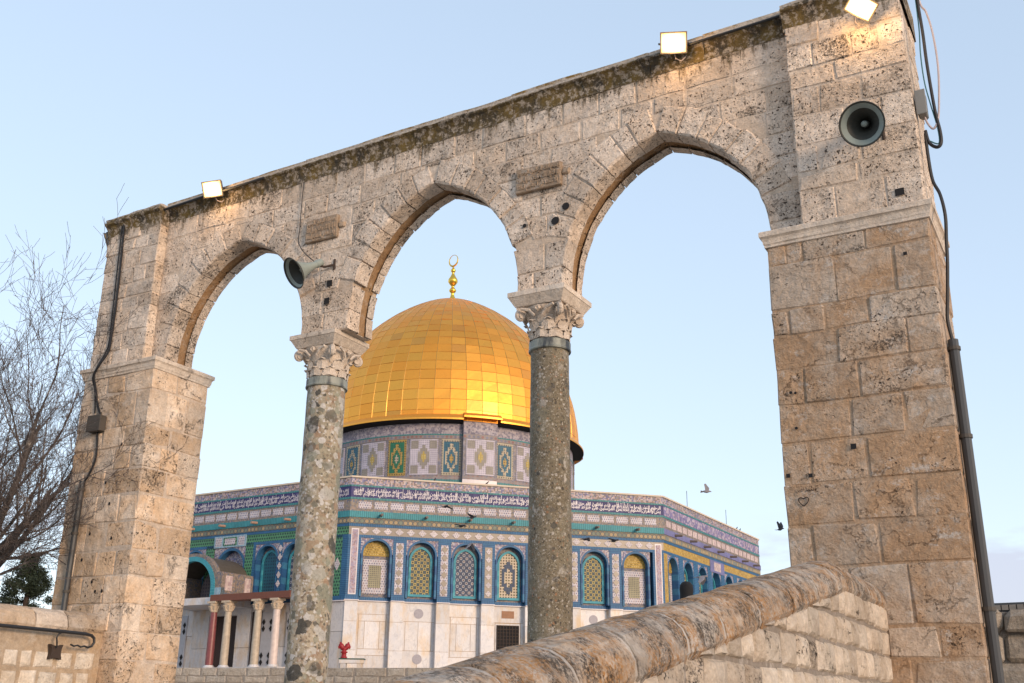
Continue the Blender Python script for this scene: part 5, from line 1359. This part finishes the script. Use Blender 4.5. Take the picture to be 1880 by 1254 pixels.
M['horn'] = plain('horn_grey_green', (.25, .29, .265), .6, var=.25); M['hornin'] = plain('horn_dark_inside', (.035, .036, .030), .6, var=.7, scale=5)
def horn(mouth, back, anchor, rad, label):
    P = thing('loudspeaker_horn', anchor, label, 'loudspeaker', 'horn loudspeakers on the arcade')
    a, b = Vector(back), Vector(mouth); d = (b - a); L = d.length; Mx = Matrix.Translation(a) @ d.to_track_quat('Z', 'Y').to_matrix().to_4x4()
    out = [(.05, 0), (.055, L * .12), (.075, L * .35), (.115, L * .6), (.17, L * .82), (rad, L), (rad + .012, L + .004)]
    MB().lathe(out, 36, Mx).build('bell', M['horn'], P, smooth=True)
    MB().lathe([(rad + .012, L + .004), (rad + .010, L + .012), (rad - .004, L + .006), (rad - .012, L * .96), (.16, L * .80), (.105, L * .58), (.065, L * .34), (.045, L * .12), (.0, L * .1)], 36, Mx).build('bell_inside', M['hornin'], P, smooth=True)
    MB().lathe([(.0, L * .70), (.028, L * .69), (.036, L * .64), (.036, L * .2), (.0, L * .12)], 18, Mx).build('reflex_tube', M['horn'], P, smooth=True)
    MB().lathe([(0, -.11), (.05, -.11), (.062, -.09), (.062, -.01), (.05, .01)], 20, Mx).build('driver', M['horn'], P, smooth=True)
    br = MB(); e = Vector(anchor); br.tube([a + d.normalized() * .02, (a + e) / 2 + Vector((0, 0, -.04)), e], .018, 6); br.tube([e + Vector((0, .01, -.09)), e + Vector((0, .01, .09))], .022, 6); br.build('bracket', M['wood'], P)
horn((-8.755, -.60, 6.03), (-8.60, -.30, 6.255), (-8.42, -.10, 6.29), .235, 'grey-green horn loudspeaker between the left and middle arches')
horn((-.522, -.64, 6.215), (-.50, -.36, 6.36), (-.36, -.255, 6.26), .245, 'grey-green horn loudspeaker facing out from the right pier')

# carved inscription plaques, putlog holes, graffiti
def plaque(x0, x1, z0, z1, label):
    y = YW - .055
    o = bevel_box(x0, x1, y, YW + .05, z0, z1, .012, .006).build('inscription_plaque', M['plaqueD'], ARC); o['label'] = label
    lines = ['بسم الله الرحمن الرحيم', 'لا إله إلا الله محمد رسول الله', 'إنا جعلنا في أعناقهم أغلالا']
    h = (z1 - z0 - .05) / 3
    let = MB()
    for i, t in enumerate(lines):
        vs, fs = text_mesh(shape_ar(t), x1 - x0 - .07, h * .98, .02)
        f = [(x0 + .035 + u, y - .012, z1 - .03 - h * (i + 1) + v) for u, v in vs]; bk = [(p[0], y + .002, p[2]) for p in f]
        let.add(f, fs)
        ed = {}
        for q in fs:
            for a, b in zip(q, q[1:] + q[:1]): ed[(a, b)] = ed.get((a, b), 0) + 1
        n = len(f); let.add(f + bk, [(a, b, n + b, n + a) for (a, b) in ed if (b, a) not in ed])
    tag(let.build('carved_lettering', M['plaque'], o), kind='stuff')
    bevel_box(x1 + .01, x1 + .12, y + .02, YW + .04, z0 + .16, z0 + .24, .01, .006).build('broken_lug', M['plaque'], o)
    return o
M['plaqueD'] = stone_mat('plaque_field', (.34, .26, .19), (.29, .215, .155), (.27, .19, .125), pits=.2, dark=.2, warmth=.2, var=.05)
M['plaque'] = stone_mat('carved_plaque', (.50, .38, .28), (.42, .31, .22), (.36, .25, .16), pits=.2, dark=.25, warmth=.3, var=.05)
plaque(-9.0, -8.38, 6.74, 7.13, 'carved Arabic tablet left of the middle arch'); plaque(-5.26, -4.56, 6.69, 7.07, 'carved Arabic tablet between the middle and right arches')
def hole(x, z, y, w_, h_, parent, rnd=False):
    m = MB(); n = 12 if rnd else 4; o = []
    for k in range(n):
        t = 2 * math.pi * (k + (.5 if not rnd else 0)) / n; s_ = 1 if rnd else 1.414
        o.append((x + w_ * s_ * math.cos(t), z + h_ * s_ * math.sin(t)))
    m.v = [(a, y - .004, b) for a, b in o]; m.f = [list(range(n))]; m.uv = [None]
    m.build('putlog_hole', T['dark'], parent)
RP = bpy.data.objects['right_pier']; RU = bpy.data.objects['right_pilaster']; LP = bpy.data.objects['left_pier']
for x, z, r_ in ((-4.5, 6.35, .055), (-4.66, 6.17, .06), (-5.13, 6.2, .03)): hole(x, z, YW - .022, r_, r_, SW, True)
for x, z in ((-8.47, 5.99), (-8.5, 5.71)): hole(x, z, YW - .02, .05, .05, SW)
hole(-.26, 5.47, YP - .012, .05, .045, RU)
for x, z, a in ((-1.03, 2.63, .03), (-1.75, 2.38, .022), (-1.51, 2.36, .022), (-1.65, 3.31, .018), (-1.60, 3.30, .016), (-1.62, 2.9, .018), (-.28, 4.72, .02)): hole(x, z, YP - .014, a, a, RP, a < .02)
for x, z in ((-12.35, 3.9), (-12.6, 3.3), (-12.45, 2.95), (-12.8, 2.5), (-12.3, 2.4), (-12.6, 1.75), (-12.5, 1.6), (-12.35, 1.6), (-12.9, 2.1)): hole(x, z, YP - .014, .022, .028, LP, True)
gm = MB(); hp = [(.055 * math.sin(t) ** 3, .045 * math.cos(t) - .018 * math.cos(2 * t) - .008 * math.cos(3 * t)) for t in [2 * math.pi * k / 24 for k in range(25)]]
gm.tube([(-1.605 + a, YP - .016, 2.09 + b) for a, b in hp], .005, 4, False); gm.build('graffiti_heart', T['dark'], RP)
vs, fs = text_mesh(shape_ar('محمد قدس'), .2, .06, .0)
g2 = MB(); g2.add([(-1.68 + u, YP - .017, 2.18 + v) for u, v in vs], fs); tag(g2.build('graffiti_writing', T['dark'], RP), kind='stuff')

# ------------------------------------------------------------------ things in front of the shrine
def hydrant():
    y0 = Vector((-36.0, 36.9, 0)); P = thing('fire_hydrant', (-36.27, 36.68, 2.66), 'red twin-headed fire hydrant beside the marble wall', 'hydrant')
    red = plain('red_paint', (.28, .010, .014), .5, var=.2); x, y = -36.27, 36.68; Tm = Matrix.Translation((x, y, 0))
    MB().lathe([(0, 2.66), (.19, 2.66), (.18, 2.72), (.14, 2.76), (.13, 2.92), (.20, 2.96), (.20, 3.0), (.12, 3.03), (.12, 3.12), (.2, 3.2), (0, 3.24)], 16, Tm).build('stem', red, P, smooth=True)
    for s_ in (-1, 1):
        D = Vector((.718, .696, 0)) * s_
        a = Vector((x, y, 3.1)); MB().tube([a, a + D * .10 + Vector((0, 0, .10)), a + D * .17 + Vector((0, 0, .2)), a + D * .20 + Vector((0, 0, .29)), a + D * .21 + Vector((0, 0, .34)), a + D * .21 + Vector((0, 0, .41))], [.10, .13, .15, .13, .06, .045], 12).build('valve_head', red, P, smooth=True)
        MB().tube([a + D * .17 + Vector((0, 0, .16)), a + D * .33 + Vector((0, 0, .12))], [.07, .08], 8).build('hose_outlet', red, P)
    B = thing('trough', (-35.9, 37.0, 2.05), 'white trough with a green lid under the hydrant', 'trough')
    c = Vector((-35.88, 36.93, 0)); t = Vector((.87, .49, 0)).normalized(); n = Vector((t.y, -t.x, 0))
    def bx(u0, u1, o0, o1, z0, z1, nm, mt):
        m = MB(); m.box(u0, u1, o0, o1, z0, z1); m.v = [tuple(c + t * v[0] + n * v[1] + Vector((0, 0, v[2]))) for v in m.v]; m.build(nm, mt, B)
    bx(-.66, .66, -.3, .3, 2.4, 2.585, 'basin', T['marble']); bx(-.70, .70, -.33, .33, 2.59, 2.65, 'lid', plain('green_paint', (.015, .06, .04), .5))
    bx(-.6, -.3, -.25, .25, 2.05, 2.4, 'support', T['marble']); bx(.3, .6, -.25, .25, 2.05, 2.4, 'support', T['marble'])
hydrant()

# ------------------------------------------------------------------ a person behind the parapet
def person():
    x, y = -4.12, 2.90
    cloth = plain('dark_clothes', (.012, .012, .014), .85, var=.3); skin = plain('skin', (.38, .22, .15), .6)
    P = thing('person', (x, y, 0), 'person with a dark head covering, only the head showing above the parapet', 'person')
    V = [(0, 0, .95), (0, 0, 1.15), (0, 0, 1.36), (0, 0, 1.45), (0, -.02, 1.53), (0, -.03, 1.60),
         (.17, 0, 1.38), (.21, .01, 1.12), (.20, -.06, .90), (.20, -.09, .82), (-.17, 0, 1.38), (-.21, .01, 1.12), (-.20, -.06, .90), (-.20, -.09, .82),
         (.09, 0, .88), (.10, -.02, .50), (.10, .02, .08), (.11, -.12, .03), (-.09, 0, .88), (-.10, .04, .50), (-.10, .08, .08), (-.11, -.06, .03)]
    E = [(0, 1), (1, 2), (2, 3), (3, 4), (4, 5), (2, 6), (6, 7), (7, 8), (8, 9), (2, 10), (10, 11), (11, 12), (12, 13), (0, 14), (14, 15), (15, 16), (16, 17), (0, 18), (18, 19), (19, 20), (20, 21)]
    rad = [.16, .14, .15, .06, .085, .08, .07, .05, .04, .03, .07, .05, .04, .03, .10, .075, .05, .035, .10, .075, .05, .035]
    me = bpy.data.meshes.new('body'); me.from_pydata([(x + a, y - b, c) for a, b, c in V], E, []); me.materials.append(cloth)
    o = put('body', me, P)
    o.modifiers.new('skin', 'SKIN'); o.modifiers.new('sub', 'SUBSURF').levels = 2; o.modifiers['sub'].render_levels = 2
    for v, q in zip(me.skin_vertices[0].data, rad): v.radius = (q, q)
    me.skin_vertices[0].data[0].use_root = True
    MB().lathe([(.0, 1.405), (.04, 1.42), (.058, 1.46), (.066, 1.52), (.06, 1.58), (.03, 1.63), (0, 1.64)], 16, Matrix.Translation((x, y + .065, 0))).build('face', skin, o, smooth=True)
    for s_ in (-1, 1): MB().lathe([(0, -.008), (.009, 0), (0, .008)], 8, Matrix.Translation((x + s_ * .028, y + .128, 1.54))).build('eye', T['dark'], o)
    MB().tube([(x, y + .125, 1.55), (x, y + .145, 1.505)], [.008, .014], 6).build('nose', skin, o)
    MB().lathe([(.17, 1.33), (.12, 1.40), (.095, 1.46), (.092, 1.52), (.098, 1.58), (.088, 1.645), (.055, 1.685), (.0, 1.70)], 20, Matrix.Translation((x, y - .012, 0)), jit=.004).build('headscarf', cloth, o, smooth=True)
person()

# ------------------------------------------------------------------ pigeons
BIRD = plain('pigeon_grey', (.045, .045, .055), .7, var=.4, scale=20); BIRDL = plain('pigeon_pale', (.22, .20, .21), .7, var=.4, scale=20)
def bird(pos, head, flap, size, label, mat=None, perched=False, bank=0.):
    P = thing('pigeon', pos, label, 'pigeon', 'pigeons round the shrine'); mat = mat or BIRD
    Mx = Matrix.Translation(pos) @ Matrix.Rotation(head, 4, 'Z') @ Matrix.Rotation(bank, 4, 'Y') @ Matrix.Scale(size, 4) @ (Matrix.Rotation(R(-35), 4, 'X') if perched else Matrix())
    def tr(m): m.v = [tuple(Mx @ Vector(v)) for v in m.v]; return m
    tr(MB().tube([(0, -.17, .01), (0, -.13, .03), (0, -.08, .02), (0, 0, 0), (0, .08, 0), (0, .15, .005)], [.012, .03, .032, .052, .04, .015], 8)).build('body', mat, P, smooth=True)
    tr(MB().tube([(0, -.165, .012), (0, -.195, .004)], [.008, .002], 5)).build('beak', M['boxd'], P)
    t = MB(); t.add([(-.02, .12, 0), (.02, .12, 0), (.06, .25, 0), (-.06, .25, 0), (-.02, .12, .008), (.02, .12, .008), (.06, .25, .006), (-.06, .25, .006)], [(0, 1, 2, 3), (7, 6, 5, 4), (0, 4, 5, 1), (1, 5, 6, 2), (2, 6, 7, 3), (3, 7, 4, 0)]); tr(t).build('tail', mat, P)
    for s_ in (-1, 1):
        w_ = MB()
        if perched: pl = [(.04, -.08, .02), (.055, .02, .01), (.04, .14, .005), (.02, .10, .03)]; pl = [(s_ * a, b, c) for a, b, c in pl]
        else:
            f1, f2 = flap, flap * 1.25
            m1 = (s_ * .14 * math.cos(f1), -.02, .14 * math.sin(f1)); m2 = (s_ * (.14 * math.cos(f1) + .2 * math.cos(f2)), .06, .14 * math.sin(f1) + .2 * math.sin(f2))
            pl = [(s_ * .03, -.08, .02), (m1[0], -.10, m1[2]), (m2[0], .02, m2[2]), (m2[0] * .94, .09, m2[2] * .94), (m1[0], .07, m1[2]), (s_ * .03, .07, .015)]
        n = len(pl); w_.v = pl + [(a, b, c + .01) for a, b, c in pl]; w_.f = [list(range(n)), list(range(n, 2 * n))[::-1]] + [[k, (k + 1) % n, n + (k + 1) % n, n + k] for k in range(n)]; w_.uv = [None] * len(w_.f)
        tr(w_).build('wing', mat, P)
bird((-8.5, 16.94, 5.88), R(120), R(52), .72, 'pigeon with raised wings against the sky right of the shrine roof', BIRDL, bank=R(40))
bird((-5.24, 12.28, 3.9), R(70), R(60), .55, 'dark pigeon flying close to the right pier')
bird((-20.42, 21.86, 7.24), R(60), R(-10), 1., 'pigeon gliding before the white panel band, left of the speckled column')
bird((-20.63, 24.18, 7.21), R(95), R(15), 1., 'pigeon crossing the turquoise band nearest the speckled column')
bird((-20.0, 22.37, 6.55), R(80), R(5), 1., 'pigeon flying over the row of white diamonds')
bird((-17.72, 19.3, 5.3), R(75), R(-35), .9, 'pigeon flying low before the blue latticed window', BIRDL)
bird((-14.245, 23.48, 5.78), R(85), R(8), 1., 'pigeon flying before the diamonds right of the speckled column, farther right')
bird((-15.98, 24.79, 6.14), R(85), R(-5), 1., 'pigeon flying before the diamonds just right of the speckled column')
bird((-10.68, 22.46, 4.21), R(100), R(-30), 1.1, 'pale pigeon before the arches of the oblique right face', BIRDL)
F0, F1 = Face(0), Face(1)
bird(Vector(F0(5.2, .0, 13.80)), R(60), 0, 1., 'pigeon perched on the coping below the drum, left one', perched=True)
bird(Vector(F0(8.6, .0, 13.80)), R(110), 0, 1., 'pigeon perched on the coping below the drum, right one', perched=True)
bird(Vector(F1(15.3, .0, 13.80)), R(60), 0, 1., 'left of two pigeons perched on the far right coping', perched=True)
bird(Vector(F1(16.1, .0, 13.80)), R(40), 0, 1., 'right of two pigeons perched on the far right coping', perched=True)
for u in (5.2, 13.5): tag(MB().tube([F1(u, -.2, 13.7), F1(u, -.2, 15.0)], .02, 5).build('lightning_rod', M['pipe']), ('thin rod on the right coping nearest the corner' if u < 9 else 'thin rod on the right coping near the far end'), 'rod', 'rods on the shrine roof')

# ------------------------------------------------------------------ trees
def bare_tree():
    r2 = random.Random(23); base = Vector((-14.75, -.75, -1.75))
    P = thing('bare_tree', base, 'leafless tree with many fine twigs beside the left pier', 'tree')
    bark = stone_mat('bark', (.12, .105, .10), (.085, .075, .072), (.12, .085, .075), pits=.2, dark=.3, warmth=.2, var=.1)
    fork = Vector((-14.75, -.72, 1.95)); tr = MB(); tr.tube([base, base + Vector((.05, .03, 1.2)), (base + fork) / 2 + Vector((.06, 0, .9)), fork], [.19, .16, .14, .13], 9); tr.build('trunk', bark, P)
    tw = MB()
    def grow(m, p, d, L, r_, lev):
        n = 5 if lev < 3 else 4; pts = [p]; rad = [r_]; q = p.copy(); dd = d.copy()
        for i in range(n):
            dd = (dd + Vector((r2.gauss(0, .09), r2.gauss(0, .09), r2.gauss(.05, .08)))).normalized(); q = q + dd * L / n; pts.append(q.copy()); rad.append(max(.003, r_ * (1 - .66 * (i + 1) / n)))
        m.tube(pts, rad, 6 if lev < 2 else 3 if lev > 2 else 4, False)
        if lev >= 5 or L < .14: return
        k = {0: 6, 1: 5, 2: 4, 3: 3, 4: 2}[lev]
        for i in range(k):
            t = (i + r2.uniform(.35, 1)) / k; j = min(n - 1, int(t * n)); f = t * n - j; s_ = pts[j].lerp(pts[min(j + 1, n)], min(1, f))
            ax = Vector((r2.gauss(0, 1), r2.gauss(0, 1), r2.gauss(0, 1))).normalized(); e = (pts[min(j + 1, n)] - pts[j]).normalized()
            sd_ = e.cross(ax); sd_.normalize(); an = r2.uniform(.35, .85)
            nd_ = (e * math.cos(an) + sd_ * math.sin(an)).normalized()
            grow(m if lev < 1 else tw, s_, nd_, L * r2.uniform(.5, .72), max(.003, rad[min(j + 1, n)] * r2.uniform(.36, .6)), lev + 1)
    limbs = [((.75, .25, .62), 2.3, .085), ((.42, -.10, .9), 3.0, .09), ((.16, .12, 1.), 3.2, .085), ((-.25, -.05, .95), 3.0, .085), ((-.7, .15, .75), 2.6, .08), ((.55, -.35, .45), 1.8, .055), ((.25, .45, .85), 2.9, .07), ((.85, .05, .30), 1.5, .06), ((-.1, -.5, .8), 2.5, .07)]
    for d, L, r_ in limbs:
        m = MB(); grow(m, fork + Vector((0, 0, r2.uniform(-.5, .1))), Vector(d).normalized(), L * .9, r_ * .92, 0); m.build('limb', bark, P)
    tag(tw.build('twigs', bark, P), kind='stuff')
bare_tree()
def evergreen():
    r2 = random.Random(5); b = Vector((-61.6, 35.2, 2.05)); P = thing('evergreen_tree', b, 'dark evergreen tree beyond the left parapet', 'tree')
    MB().tube([b, b + Vector((.1, 0, 4)), b + Vector((0, .1, 7.3))], [.3, .2, .05], 8).build('trunk', M['wood'], P)
    g = Gr('evergreen_leaf'); n = g.noise(1.5, g.pos(), 4); lf = g.done(g.mix(n, (.010, .019, .010), (.032, .046, .020)), .8)
    cl = []
    for i in range(110):
        z = 3 + 6.4 * r2.random() ** .8; rr = 1.75 * min(1, (9.9 - z) / 2.9) * r2.uniform(.75, 1.1); a = r2.uniform(0, 6.28); q = rr * math.sqrt(r2.uniform(.1, 1))
        cl.append((b + Vector((q * math.cos(a), q * math.sin(a), z - 2.05)), r2.uniform(.3, .5)))
    m = MB()
    for c, rad in cl:
        for k in range(190):
            v = Vector((r2.gauss(0, .5), r2.gauss(0, .5), r2.gauss(0, .42))) * rad; p = c + v
            e = Vector((r2.uniform(-1, 1), r2.uniform(-1, 1), r2.uniform(-.2, 1))).normalized() * r2.uniform(.10, .22); s_ = e.cross(Vector((r2.uniform(-1, 1), r2.uniform(-1, 1), r2.uniform(-1, 1)))).normalized() * .045
            m.poly([p - s_, p + s_, p + e])
    tag(m.build('crown', lf, P), kind='stuff')
evergreen()
